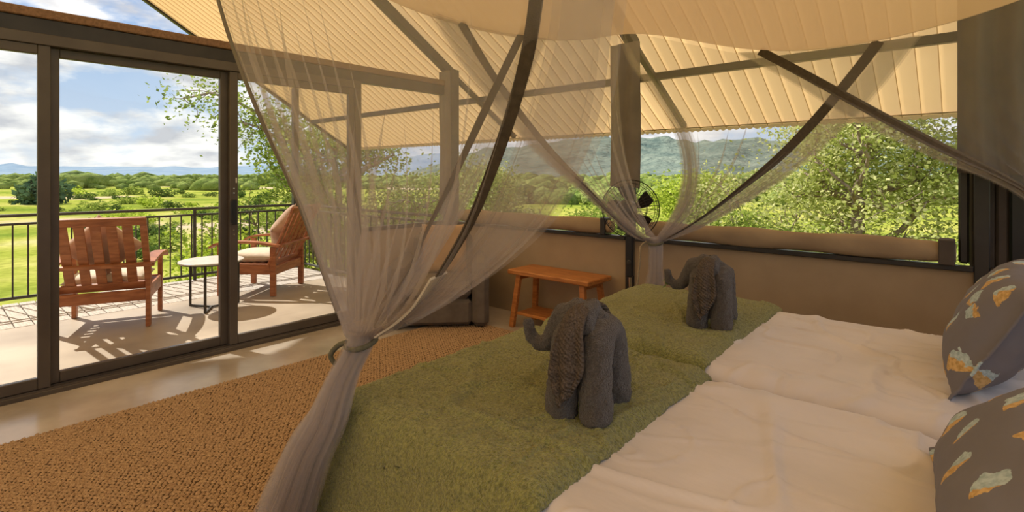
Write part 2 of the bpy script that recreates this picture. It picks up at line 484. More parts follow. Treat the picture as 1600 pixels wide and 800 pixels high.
# scalloped valance along the eave and hem tape
val = MB(); ns = int((XG1 - XG0) / 0.012)
vs_ = []
for i in range(ns + 1):
    x = XG0 + i * 0.012
    dz = 0.018 + 0.016 * abs(math.sin(math.pi * x / 0.062))
    vs_ += [(x, EAVE_Y, EAVE_Z + 0.012), (x, EAVE_Y + 0.004, EAVE_Z - dz)]
val.add(vs_, [(2 * i, 2 * i + 2, 2 * i + 3, 2 * i + 1) for i in range(ns)])
val.build('valance', M_roof, roof)
MB().beam((XG0, EAVE_Y - .03, EAVE_Z + .008), (XG1, EAVE_Y - .03, EAVE_Z + .008), 0.05, 0.006).build('eave_hem', M_canvas2, roof)
hm = MB()
hm.beam((XG0 + .02, EAVE_Y, EAVE_Z - .015), (XG0 + .02, RIDGE_Y, ZR - .015), 0.06, 0.05)
hm.build('gable_pole', M_steel, roof)
MB().beam((XG0, RIDGE_Y, ZR - .05), (XG1, RIDGE_Y, ZR - .05), 0.08, 0.08).build('ridge_pole', M_steel, roof)

# ------------------------------------------------------------------ steel tent frame
frame = empty('tent_frame', (0, 0, 0), kind='structure')
POSTS = (-4.45, -2.18, 0.04)
for i, x in enumerate(POSTS):
    w = 0.13 if i == 0 else 0.07
    MB().box((x - w / 2, YW - w / 2, 0.0), (x + w / 2, YW + w / 2, roof_z(YW) - .02), 0.005).build('post', M_steel, frame)
    zo = 0.06
    MB().beam((x, YW + .05, roof_z(YW + .05) - zo), (x, RIDGE_Y, ZR - zo), 0.09, 0.09, 0.004).build('rafter', M_steel, frame)
    MB().beam((x, RIDGE_Y, ZR - zo), (x, YN, roof_z(YN) - zo), 0.09, 0.09, 0.004).build('rafter', M_steel, frame)
    MB().beam((x, YW + .05, roof_z(YW + .05) - zo), (x, EAVE_Y - .1, roof_z(EAVE_Y - .1) - .04), 0.05, 0.05, 0.004).build('rafter_tail', M_steel, frame)
    MB().box((x - w / 2, YN - w / 2, 0.0), (x + w / 2, YN + w / 2, roof_z(YN) - .02), 0.005).build('post', M_steel, frame)
MB().beam((XG0 + .1, 4.45, roof_z(4.45) - .035), (XG1, 4.45, roof_z(4.45) - .035), 0.065, 0.065, 0.006).build('purlin', M_steel, frame)
# beam over the doors
MB().box((XD - .05, YN, 2.285), (XD + .03, YW - .065, 2.385), 0.004).build('door_beam', M_steel, frame)
MB().box((XD - .07, YN, 2.386), (XD + .045, YW - .065, 2.445), 0.006).build('timber_cap', M_beamwood, frame)
# veranda corner post and eave rail of the veranda
MB().box((-7.73, 3.72, -.05), (-7.65, 3.80, roof_z(3.76) - .05), 0.004).build('veranda_post', M_steel, frame)

# ------------------------------------------------------------------ sliding doors
def door(name, y0, y1, xo, handle=None):
    d = empty(name, (XD, (y0 + y1) / 2, 0), kind='structure')
    h = (y1 - y0) / 2; s = 0.062
    for sg in (-1, 1):
        MB().box((xo - .022, sg * h - (s if sg > 0 else 0), .045), (xo + .022, sg * h + (s if sg < 0 else 0), 2.215), 0.004).build('stile', M_alu, d)
    MB().box((xo - .022, -h + s, .045), (xo + .022, h - s, .115), 0.004).build('bottom_rail', M_alu, d)
    MB().box((xo - .022, -h + s, 2.155), (xo + .022, h - s, 2.215), 0.004).build('top_rail', M_alu, d)
    MB().box((xo - .004, -h + s, .115), (xo + .004, h - s, 2.155)).build('pane', M_glass, d)
    if handle is not None:
        hd = MB().box((xo + .022, handle - .02, 1.0), (xo + .034, handle + .02, 1.2), 0.003)
        hd.box((xo + .034, handle - .035, 1.01), (xo + .05, handle - .015, 1.19), 0.004)
        hd = hd.build('handle', M_blackp, d)
        for z in (0.92, 0.955, 1.25, 1.285):
            MB().lathe([(0.0055, 0), (0.0055, 0.003)], 8, Matrix.Translation((xo + .022, handle, z)) @ Matrix.Rotation(math.pi / 2, 4, 'Y')).build('screw', M_chrome, hd)
        MB().box((xo + .022, handle + .012, 1.33), (xo + .027, handle + .022, 1.37), .002).build('latch', M_white, d)
door('door_1', -0.60, 0.552, 0.025)
door('door_2', 0.540, 1.632, -0.025)
door('door_3', 1.622, 2.735, 0.025, -0.5565 + .030)
dfr = empty('door_frame', (XD, 0, 0), kind='structure')
MB().box((-.06, -.66, 0.0), (.06, 2.80, .03), .003).build('bottom_track', M_alu, dfr)
for xx in (-.048, 0, .048): MB().box((xx - .004, -.6, .03), (xx + .004, 2.735, .042)).build('track_rib', M_alu, dfr)
MB().box((-.06, -.66, 2.215), (.06, 2.80, 2.284), .003).build('header', M_alu, dfr)
MB().box((-.06, 2.737, .03), (.06, 2.80, 2.215), .003).build('jamb', M_alu, dfr)
MB().box((-.06, -.66, .03), (.06, -.602, 2.215), .003).build('jamb', M_alu, dfr)
# canvas beside the doors
wl_ = MB().box((XD - .012, 2.802, 0.0), (XD + .012, YW - .07, .84)).build('wall_left', M_canvas, kind='structure')
MB().box((XD - .025, 2.802, .84), (XD + .025, YW - .07, .88), .004).build('sill_rail', M_steel, wl_)
MB().box((XD - .012, YN, 0.0), (XD + .012, -.665, .84)).build('low_panel', M_canvas, wl_)

# ------------------------------------------------------------------ window wall: canvas below, open above
wr = MB()
nu_, nv_ = 60, 14
wall = empty('wall_right', (0, 0, 0), kind='structure')
def canvas_panel(x0, x1, z0, z1, y, seed):
    U, Vv = np.meshgrid(np.linspace(x0, x1, nu_), np.linspace(z0, z1, nv_), indexing='ij')
    yy = y + 0.012 * vnoise(U * 2.2, Vv * 3, seed) + 0.006 * vnoise(U * 6, Vv * 8, seed + 3)
    W = np.stack([U, yy, Vv], -1).reshape(-1, 3)
    return mesh_np('canvas_panel', W, grid_faces(nu_, nv_)[:, ::-1], True)
link('canvas_panel', canvas_panel(-4.385, -2.215, 0, .84, YW, 1), M_canvas, wall)
link('canvas_panel', canvas_panel(-2.145, .005, 0, .84, YW, 2), M_canvas, wall)
link('canvas_panel', canvas_panel(.075, XB, 0, .84, YW, 4), M_canvas, wall)
for a, b in ((-4.385, -2.215), (-2.145, .005), (.075, XB)):
    MB().box((a, YW - .045, .84), (b, YW + .01, .872), .004).build('rail', M_steel, wall)
def roll(x0, x1, name, label):
    n = 70; m = 14; V = np.zeros((n, m, 3))
    for i in range(n):
        x = x0 + (x1 - x0) * i / (n - 1)
        e = min(i, n - 1 - i) / 4.0; k = min(1.0, .8 + .2 * e)
        for j in range(m):
            a = 2 * math.pi * j / m
            ry = (.045 + .014 * float(vnoise(x * 5, j * .9, 7))) * k
            rz = (.068 + .010 * float(vnoise(x * 3.3, j * .7, 9)) + .006 * math.sin(x * 9)) * k
            V[i, j] = (x, YW - .02 + ry * math.cos(a), .942 + rz * math.sin(a))
    F = []
    for i in range(n - 1):
        for j in range(m): F.append((i * m + j, (i + 1) * m + j, (i + 1) * m + (j + 1) % m, i * m + (j + 1) % m))
    vv = [tuple(q) for q in V.reshape(-1, 3)]
    F += [tuple(range(m)), tuple((n - 1) * m + k for k in range(m - 1, -1, -1))]
    me = bpy.data.meshes.new(name); me.from_pydata(vv, [], F)
    for p in me.polygons: p.use_smooth = len(p.vertices) == 4
    o = link(name, me, M_canvas2, label=label, cat='blind', group='rolled blinds on the sill')
    return o
r1 = roll(-4.30, -2.34, 'rolled_blind', 'rolled tan canvas blind on the window rail above the wooden bench')
MB().box((-2.44, YW - .075, .872), (-2.39, YW + .04, 1.02), .006).build('strap', M_steel, r1)
r2 = roll(-2.02, -.07, 'rolled_blind', 'rolled tan canvas blind on the window rail behind the far bed')
MB().box((-.15, YW - .08, .872), (-.075, YW + .045, 1.02), .006).build('strap', M_flap, r2)

# canvas flaps hanging at the posts
def flap(name, x0, x1, y, z0, z1, mat, label, waves=3, amp=.02, taper=0.0):
    n, m = 48, 30
    U, T = np.meshgrid(np.linspace(0, 1, n), np.linspace(0, 1, m), indexing='ij')
    xw = x0 + (x1 - x0) * U + taper * (1 - T) * (U - .5)
    yy = y + amp * np.sin(U * waves * 2 * math.pi + 1.2 * np.sin(T * 3)) * (0.6 + .4 * (1 - T)) + .012 * vnoise(U * 5, T * 4, 5)
    zz_ = z0 + (z1 - z0) * T + .02 * vnoise(U * 4, T * 0, 8) * (1 - T)
    A = np.stack([xw, yy, zz_], -1); B = A.copy(); B[..., 1] += .010
    V = np.concatenate([A.reshape(-1, 3), B.reshape(-1, 3)]); g = grid_faces(n, m)
    F = np.concatenate([g, g[:, ::-1] + n * m])
    return link(name, mesh_np(name, V, F, True), mat, label=label, cat='canvas flap')
flap('canvas_flap', -2.335, -2.06, YW - .075, 1.29, 2.50, M_flapg, 'grey canvas flap hanging down the middle window post above the fan', 2, .014)
flap('canvas_flap', -.065, .62, YW - .10, 1.40, 2.52, M_flap, 'wide dark brown canvas flap hanging at the right end of the window', 4.5, .05)
flap('canvas_flap', -4.52, -4.34, YW - .12, .95, 2.55, M_flapg, 'narrow grey canvas flap on the tent corner post behind the net', 1, .012)
# canvas strips stacked beside the window
for (a, b, y_, mt, lab) in ((-.062, -.012, .0, M_steel, 'black webbing edge of the window opening beside the steel post'),
                        (-.012, .10, .06, M_flap, 'brown canvas strip tied up behind the steel post'),
                        (.10, .155, .05, M_flap, 'dark brown canvas strip just right of the steel post'),
                        (.155, .225, .03, M_blackp, 'black fabric strip beside the pale tan blind'),
                        (.225, .85, .045, M_canvas2, 'pale tan canvas blind at the right edge under the net')):
    MB().box((a, YW + y_, .78 if y_ > .02 else .88), (b, YW + y_ + .05, 1.62), .012).build('canvas_strip', mt, smooth=False, label=lab, cat='canvas strip')

# unseen sides of the tent, left open above to let in extra daylight
wb = MB().box((XB, YN, 0), (XB + .02, YW + .05, 1.0)).build('wall_back', M_canvas, kind='structure')
wnr = MB().box((XD, YN - .02, 0), (XB, YN, .84)).build('wall_near', M_canvas, kind='structure')
MB().box((XD, YN - .04, .84), (XB, YN + .02, .88), .004).build('rail', M_steel, wnr)
MB().box((XB - .02, YN, 1.0), (XB + .04, YW, 1.04), .004).build('rail', M_steel, wb)

# ------------------------------------------------------------------ railing
rl = empty('railing', (-7.70, 0, 0), label='black steel veranda railing with thin upright bars around the deck', cat='railing')
XR = 0.0
MB().tube([(XR, -4.2, .985), (XR, 3.78, .935)], .018, 8).build('top_rail', M_rail, rl)
MB().box((XR - .02, -4.2, .85), (XR + .02, 3.78, .875), .003).build('bar_rail', M_rail, rl)
MB().box((XR - .015, -4.2, .055), (XR + .015, 3.78, .085), .003).build('bottom_rail', M_rail, rl)
bal = MB().box((-.007, -.007, .085), (.007, .007, .85)).mesh('baluster')
yy = -4.1
while yy < 3.74:
    link('baluster', bal, M_rail, rl, (XR, yy, 0)); yy += .122
pst = MB().box((-.017, -.017, -.05), (.017, .017, .96), .003).mesh('post')
for yy in (-3.4, -1.95, -.5, .95, 2.40): link('post', pst, M_rail, rl, (XR, yy, 0))
ys = 3.80
MB().tube([(0, ys, .935), (3.22, ys, .935)], .018, 8).build('top_rail', M_rail, rl)
MB().box((0, ys - .02, .85), (3.22, ys + .02, .875), .003).build('bar_rail', M_rail, rl)
MB().box((0, ys - .015, .055), (3.22, ys + .015, .085), .003).build('bottom_rail', M_rail, rl)
xx = .12
while xx < 3.2:
    link('baluster', bal, M_rail, rl, (xx, ys, 0)); xx += .122
for xx in (1.1, 2.2): link('post', pst, M_rail, rl, (xx, ys, 0))

# ------------------------------------------------------------------ veranda chairs
def make_chair():
    t = empty('lounge_chair')
    W = .35; D = .31          # half spacing of the legs
    for sx in (-1, 1):
        for sy in (-1, 1):
            MB().box((sx * D - .032, sy * W - .019, 0), (sx * D + .032, sy * W + .019, .585 if sx > 0 else .565), .004).build('leg', M_teak, t)
    for sy in (-1, 1):
        MB().box((-D + .033, sy * W - .014, .25), (D - .033, sy * W + .014, .37), .004).build('side_apron', M_teak, t)
        # bowed arm
        N = 14; vs = []; fs = []
        for i in range(N + 1):
            u = i / N; x = .42 - .86 * u
            z = .592 + .030 * math.sin(math.pi * min(1, u * 1.15)) - .05 * max(0, u - .75) - (.035 * ((.12 - u) / .12) ** 2 if u < .12 else 0)
            hw = .030 + .022 * math.sin(math.pi * min(1, .25 + u * .7))
            for (dy, dz) in ((-hw, -.012), (hw, -.012), (hw, .012), (-hw, .012)): vs.append((x, sy * (W + .012) + dy, z + dz))
        for i in range(N):
            for k in range(4):
                k2 = (k + 1) % 4; fs.append((i * 4 + k, (i + 1) * 4 + k, (i + 1) * 4 + k2, i * 4 + k2))
        fs += [(0, 1, 2, 3), (N * 4 + 3, N * 4 + 2, N * 4 + 1, N * 4)]
        MB().add(vs, fs).build('arm', M_teak, t)
    MB().box((D - .014, -W + .02, .25), (D + .014, W - .02, .37), .004).build('front_apron', M_teak, t)
    MB().box((-D - .014, -W + .02, .24), (-D + .014, W - .02, .34), .004).build('back_apron', M_teak, t)
    for i in range(6):
        x = -.24 + i * .095
        MB().box((x - .03, -W + .015, .345), (x + .03, W - .015, .362), .003).build('seat_slat', M_teak, t)
    # reclined back
    a = Vector((-.255, 0, .345)); b = Vector((-.555, 0, 1.02)); d = (b - a); L = d.length; z = d.normalized(); yv = Vector((0, 1, 0)); x = yv.cross(z)
    M = Matrix(((x.x, yv.x, z.x, a.x), (x.y, yv.y, z.y, a.y), (x.z, yv.z, z.z, a.z), (0, 0, 0, 1)))
    HW = .372
    for sy in (-1, 1): MB().box((-.014, sy * (HW - .026) - .026, 0), (.014, sy * (HW - .026) + .026, L - .075), .003, M).build('back_stile', M_teak, t)
    MB().box((-.017, -HW, L - .074), (.017, HW, L), .005, M).build('back_top_rail', M_teak, t)
    MB().box((-.014, -HW + .053, .0), (.014, HW - .053, .075), .004, M).build('back_bottom_rail', M_teak, t)
    for i in range(5):
        yc = (-2 + i) * .1135
        MB().box((-.008, yc - .037, .076), (.008, yc + .037, L - .075), .003, M).build('back_slat', M_teak, t)
    MB().box((-.048, -W - .06, .255), (-.016, W + .06, .292), .004, M).build('support_bar', M_teak, t)
    return t
def pad(name, sx, sy, sz, mat, nseg=18, puff=.5, corner=.0, parent=None, seam=True, **kw):
    """soft cushion centred on its base, faces +-z"""
    n = nseg; u = np.linspace(-1, 1, n + 1)
    U, W = np.meshgrid(u, u, indexing='ij')
    e = np.clip((1 - np.abs(U) ** 4) * (1 - np.abs(W) ** 4), 0, 1) ** puff
    pin = 1 - corner * (1 - np.abs(W) ** 2) * np.abs(U) ** 6
    pin2 = 1 - corner * (1 - np.abs(U) ** 2) * np.abs(W) ** 6
    X = U * sx / 2 * pin; Y = W * sy / 2 * pin2
    rng = vnoise(U * 2.3 + 5, W * 2.1, 3) * .12
    T = np.stack([X, Y, sz / 2 * e * (1 + rng)], -1).reshape(-1, 3)
    B = np.stack([X, Y, -sz / 2 * e * (1 - rng)], -1).reshape(-1, 3)
    g = grid_faces(n + 1, n + 1)
    # weld the rim
    V = np.concatenate([T, B]); N1 = (n + 1) ** 2
    idx = np.arange(N1).reshape(n + 1, n + 1); rim = np.zeros_like(idx, dtype=bool)
    rim[0, :] = rim[-1, :] = True; rim[:, 0] = rim[:, -1] = True
    mp = np.arange(2 * N1); mp[N1 + idx[rim]] = idx[rim]
    F = np.concatenate([g, mp[g[:, ::-1] + N1]])
    return link(name, mesh_np(name, V, F, True), mat, parent, **kw)

ch1 = make_chair()
setp(ch1, 'red-brown slatted wooden lounge chair seen from behind, left on the veranda', 'chair', 'wooden veranda chairs')
ch1.location = (-6.14, 1.20, 0); ch1.rotation_euler = (0, 0, math.atan2(.39, -.92))
ch2 = copy_tree(ch1)
setp(ch2, 'red-brown slatted wooden lounge chair seen side-on beside the round table', 'chair', 'wooden veranda chairs')
ch2.location = (-6.47, 2.76, 0); ch2.rotation_euler = (0, 0, math.atan2(-.62, -.78))
def chair_cushions(ch, la, lb):
    R = ch.rotation_euler.z; Mz = Matrix.Translation(ch.location) @ Matrix.Rotation(R, 4, 'Z')
    s = pad('seat_cushion', .58, .62, .13, M_cush, label=la, cat='cushion', group='cream seat cushions on the veranda chairs')
    s.matrix_world = Mz @ Matrix.Translation((.03, 0, .426))
    b = pad('back_cushion', .47, .47, .16, M_cushb, corner=.10, label=lb, cat='cushion', group='scatter cushions on the veranda chairs')
    tilt = math.atan2(.30, .675)
    b.matrix_world = Mz @ Matrix.Translation((-.275, 0, .745)) @ Matrix.Rotation(-tilt, 4, 'Y') @ Matrix.Rotation(math.pi / 2, 4, 'Y') @ Matrix.Rotation(math.pi / 4, 4, 'Z')
    for o in (s, b):
        pip = MB(); 
    return s, b
chair_cushions(ch1, 'cream seat cushion on the chair seen from behind', 'rose-brown scatter cushion on its corner behind the left chair\'s slats')
chair_cushions(ch2, 'cream seat cushion on the chair beside the round table', 'rose-brown scatter cushion leaning on the side-on chair\'s back')

# round side table
tb = empty('side_table', (-6.00, 2.03, 0), .35, label='round pale-topped side table with thin black legs between the two chairs', cat='table')
MB().lathe([(.30, .482), (.305, .486), (.305, .496), (.30, .5)], 48).build('table_top', M_marble, tb)
MB().lathe([(.285, .470), (.285, .481)], 40).build('top_ring', M_rail, tb)
for k in range(3):
    a = 2 * math.pi * k / 3 + 3.3
    p = Vector((.265 * math.cos(a), .265 * math.sin(a), 0))
    MB().box((p.x - .009, p.y - .009, 0), (p.x + .009, p.y + .009, .470)).build('leg', M_rail, tb)
    MB().beam((0, 0, .009), (p.x, p.y, .009), .018, .017).build('foot_bar', M_rail, tb)

# ------------------------------------------------------------------ jute rug: every knot is real
RX0, RX1, RY0, RY1 = -3.74, -1.35, -1.2, 3.46
rug = MB().box((RX0, RY0, .001), (RX1, RY1, .010)).build('jute_rug', M_rugb, label='large braided natural jute rug on the concrete floor by the beds', cat='rug')
def rug_knots():
    rng = np.random.default_rng(4)
    dx, dy = .0185, .0250
    nx = int((RX1 - RX0) / dx); ny = int((RY1 - RY0) / dy)
    I, J = np.meshgrid(np.arange(nx), np.arange(ny), indexing='ij')
    I = I.ravel(); J = J.ravel()
    cx = RX0 + (I + .5) * dx + .003 * vnoise(J * .21, I * .3, 2) + rng.normal(0, .0012, I.size)
    cy = RY0 + (J + .5 + .5 * (I % 2)) * dy + rng.normal(0, .0016, I.size)
    cx += .02 * vnoise(cy * 1.7, cx * .3, 11) * ((I < 6) * 1.0)
    ang = np.where(I % 2 == 0, .62, -.62) + rng.normal(0, .14, I.size)
    la = .0158 * rng.uniform(.85, 1.2, I.size); lb = .0088 * rng.uniform(.85, 1.15, I.size); lh = .0105 * rng.uniform(.7, 1.25, I.size)
    keep = ~((cx > -1.55) & (cy > 1.05))
    cx, cy, ang, la, lb, lh = [q[keep] for q in (cx, cy, ang, la, lb, lh)]
    K = cx.size
    base = np.array([[1, 0, 0], [.6, .85, .0], [-.6, .85, 0], [-1, 0, 0], [-.6, -.85, 0], [.6, -.85, 0], [.42, .0, 1.0], [-.42, 0, 1.0]])
    tri = np.array([[0, 1, 6], [1, 2, 7], [1, 7, 6], [2, 3, 7], [3, 4, 7], [4, 5, 6], [4, 6, 7], [5, 0, 6]])
    # y is the long axis of a braid strand
    lx = base[None, :, 1] * lb[:, None]; ly = base[None, :, 0] * la[:, None]
    c, s = np.cos(ang)[:, None], np.sin(ang)[:, None]
    X = cx[:, None] + lx * c - ly * s; Y = cy[:, None] + lx * s + ly * c
    Z = .008 + base[None, :, 2] * lh[:, None] + .001 * vnoise(cx * 40, cy * 40, 1)[:, None]
    V = np.stack([X, Y, Z], -1).reshape(-1, 3)
    F = (tri[None] + (np.arange(K) * 8)[:, None, None]).reshape(-1, 3)
    return mesh_np('braid', V, F, True)
link('braid', rug_knots(), M_rug, rug, kind='stuff')

# ------------------------------------------------------------------ beds
def wrap(t, lo, hi, R):
    """arc-length t (0 at lo edge start) over an edge of radius R; returns pos, drop"""
    p = np.clip(t, lo + R, hi - R); dz = np.zeros_like(t)
    for sgn, e in ((-1, lo + R), (1, hi - R)):
        s = sgn * (t - e); m = s > 0
        a = np.minimum(s / R, math.pi / 2)
        extra = np.maximum(s - R * math.pi / 2, 0)
        p = np.where(m, e + sgn * R * np.sin(a), p); dz = np.where(m, R * (1 - np.cos(a)) + extra, dz)
    return p, dz
def cloth_over(name, x0, x1, y0, y1, z, R, dropx0, dropx1, dropy0, dropy1, mat, parent, wr, res=.018, thick=.0, **kw):
    xs = np.arange(x0 - dropx0, x1 + dropx1 + 1e-6, res); ys_ = np.arange(y0 - dropy0, y1 + dropy1 + 1e-6, res)
    A, B = np.meshgrid(xs, ys_, indexing='ij')
    px, dzx = wrap(A, x0, x1, R); py, dzy = wrap(B, y0, y1, R)
    Z = z - np.maximum(dzx, dzy) - .35 * np.minimum(dzx, dzy)
    dxn, dyn, dzn = wr(A, B, dzx, dzy)
    V = np.stack([px + dxn, py + dyn, Z + dzn], -1)
    if thick:
        V[..., 1] -= .20 * np.clip(dzy - .06, 0, 1) * (B < (y0 + y1) / 2) * (dropy0 > .2); V[..., 0] -= .12 * np.clip(dzx - .06, 0, 1)
    rc = .10
    for yc, sg in ((y0 + rc, -1), (y1 - rc, 1)):
        xc = x0 + rc; ddx = V[..., 0] - xc; ddy = V[..., 1] - yc
        m_ = (ddx < 0) & (ddy * sg > 0); mx = np.maximum(np.abs(ddx), np.abs(ddy)); r_ = np.hypot(ddx, ddy) + 1e-9
        f = np.where(m_, mx / r_, 1.0); V[..., 0] = xc + ddx * f; V[..., 1] = yc + ddy * f
    if thick:
        V += np.random.default_rng(5).normal(0, .0016, V.shape)
        V[..., 0] += .006 * vnoise(B * 7, A * 0, 5) * np.clip((A - x1 + .05) / .05, 0, 1)
    o = link(name, mesh_np(name, V.reshape(-1, 3), grid_faces(len(xs), len(ys_)), True), mat, parent, **kw)
    if thick:
        so = o.modifiers.new('solid', 'SOLIDIFY'); so.thickness = thick; so.offset = 1
    return o
def sheet_wr(seed):
    def f(A, B, dx, dy):
        n = .010 * vnoise(A * 2.2, B * 4.6, seed) + .007 * vnoise(A * 6 + B * 3, B * 9 - A * 4, seed + 1) + .0035 * vnoise(A * 15 - B * 9, B * 24, seed + 2)
        r = np.maximum(0, .05 - np.abs(vnoise(A * 2.6 + B, B * 2.6 - A * .7, seed + 5))) * .20
        r2 = np.maximum(0, .03 - np.abs(vnoise(A * 5 - B, B * 4 + A, seed + 8))) * .22 + np.maximum(0, .03 - np.abs(vnoise(A * 1.6 + B * 5, B * 7 - A * 2, seed + 11))) * .16
        ew = np.exp(-((B - 2.14) / .13) ** 2) + .8 * np.exp(-((B - 1.93) / .12) ** 2)
        n = n + .020 * ew * vnoise(A * 11 + 3 * vnoise(A * 3, B * 3, seed), B * 2.5 + A, seed + 21) * np.clip(A + 1.0, 0, 1) ** .5
        return 0, .02 * vnoise(A * 9, B, seed + 3) * np.minimum(dy * 5, 1), 1.1 * n + 1.35 * r + 1.35 * r2
    return f
def throw_wr(seed, base):
    def f(A, B, dx, dy):
        n = .010 * vnoise(A * 2.5, B * 3, seed) + .006 * vnoise(A * 7 + B * 3, B * 6, seed + 1) + .003 * vnoise(A * 42, B * 42, seed + 2)
        r = np.maximum(0, .05 - np.abs(vnoise(A * 3 - B * 1.5, B * 2 + A * 1.4, seed + 5))) * .16
        side = np.minimum(dy * 5, 1)
        n = n * np.clip((-.74 - A) / .12, 0, 1) + sheet_wr(base)(A, B, dx, dy)[2] + .004
        return .02 * vnoise(B * 9, dx * 3, seed + 9) * np.minimum(dx * 5, 1), .035 * vnoise(A * 10, dy * 2.5, seed + 4) * side - .0, n + r
    return f
BX0, BX1 = -1.66, .42
def make_bed(y0, y1, z, label, seed):
    b = empty('bed', ((BX0 + BX1) / 2, (y0 + y1) / 2, 0), label=label, cat='bed', group='twin beds side by side')
    ox, oy = -(BX0 + BX1) / 2, -(y0 + y1) / 2
    h = (BX1 - BX0) / 2; w = (y1 - y0) / 2
    MB().box((-h + .04, -w + .04, .05), (h - .02, w - .04, .30), .02).build('bed_base', M_base, b)
    MB().box((-h + .02, -w + .02, .30), (h - .005, w - .02, z - .02), .05).build('mattress', M_sheet, b)
    for sx in (-1, 1):
        for sy in (-1, 1): MB().box((sx * (h - .1) - .03, sy * (w - .1) - .03, 0), (sx * (h - .1) + .03, sy * (w - .1) + .03, .05)).build('leg', M_base, b)
    o = cloth_over('sheet', BX0, BX1, y0, y1, z, .075, .22, .10, .22, .22, M_sheet, b, sheet_wr(seed), .011)
    o.location = (ox, oy, 0)
    return b
Z1, Z2 = .620, .645
make_bed(.94, 2.035, Z1, 'near bed with a wrinkled cream sheet, in the foreground', 3)
make_bed(2.055, 3.19, Z2, 'far bed with a cream sheet, next to the canvas window wall', 17)
cloth_over('throw_blanket', BX0 - .012, -.74, .928, 2.040, Z1 + .026, .085, .40, 0.0, .42, .035, M_throw, None, throw_wr(31, 3), .0065, .006,
           label='olive green fleece throw across the foot of the near bed', cat='blanket', group='green throws at the feet of the beds')
cloth_over('throw_blanket', BX0 - .012, -.78, 2.060, 3.20, Z2 + .026, .085, .40, 0.0, .10, .40, M_throw, None, throw_wr(47, 17), .009, .006,
           label='olive green fleece throw across the foot of the far bed', cat='blanket', group='green throws at the feet of the beds')

# pillows
def make_pillow(loc, tilt, rz, label, roll_=0.0):
    W, H, T = .84, .50, .24
    n = 34; u = np.linspace(-1, 1, n + 1); U, S = np.meshgrid(u, u, indexing='ij')
    fl = .90
    a = np.clip(np.abs(U) / fl, 0, 1); b = np.clip(np.abs(S) / (fl * .97), 0, 1)
    e = (np.clip(1 - a ** 2.6, 0, 1) * np.clip(1 - b ** 2.6, 0, 1)) ** .5
    X = U * W / 2 * (1 - .05 * (1 - S ** 2) * np.abs(U) ** 5); Y = S * H / 2 * (1 - .07 * (1 - U ** 2) * np.abs(S) ** 5)
    wr = .02 * vnoise(U * 3, S * 2.4, 4) * e + .010 * vnoise(U * 8, S * 7, 6)
    Tt = np.stack([X, Y, T / 2 * e + wr + .004], -1); B = np.stack([X, Y, -T / 2 * e + wr - .004], -1)
    g = grid_faces(n + 1, n + 1); N1 = (n + 1) ** 2
    V = np.concatenate([Tt.reshape(-1, 3), B.reshape(-1, 3)]); F = [g, g[:, ::-1] + N1]
    ring = list(range(0, n + 1)) 
    idx = np.arange(N1).reshape(n + 1, n + 1)
    loop = np.concatenate([idx[:, 0], idx[-1, 1:], idx[-2::-1, -1], idx[0, -2:0:-1]])
    l2 = np.roll(loop, -1)
    F.append(np.stack([loop, l2, l2 + N1, loop + N1], -1)[:, ::-1])
    o = link('pillow', mesh_np('pillow', V, np.concatenate(F), True), M_pillow, label=label, cat='pillow', group='printed pillows')
    # local X = along bed width (world -y -> y), local Y up the lean, local Z faces the foot (-x)
    base = Matrix(((0, 0, -1, 0), (-1, 0, 0, 0), (0, 1, 0, 0), (0, 0, 0, 1)))
    o.matrix_world = Matrix.Translation(loc) @ Matrix.Rotation(rz, 4, 'Z') @ Matrix.Rotation(tilt, 4, 'Y') @ base @ Matrix.Rotation(roll_, 4, 'Z')
    return o
make_pillow((.085, 2.66, Z2 + .215), math.radians(28), math.radians(-4), 'grey pillow with ochre and blue leaf print on the far bed', math.radians(-2))
make_pillow((.125, 1.47, Z1 + .165), math.radians(50), math.radians(3), 'grey pillow with ochre and blue leaf print at the lower right corner', 0)

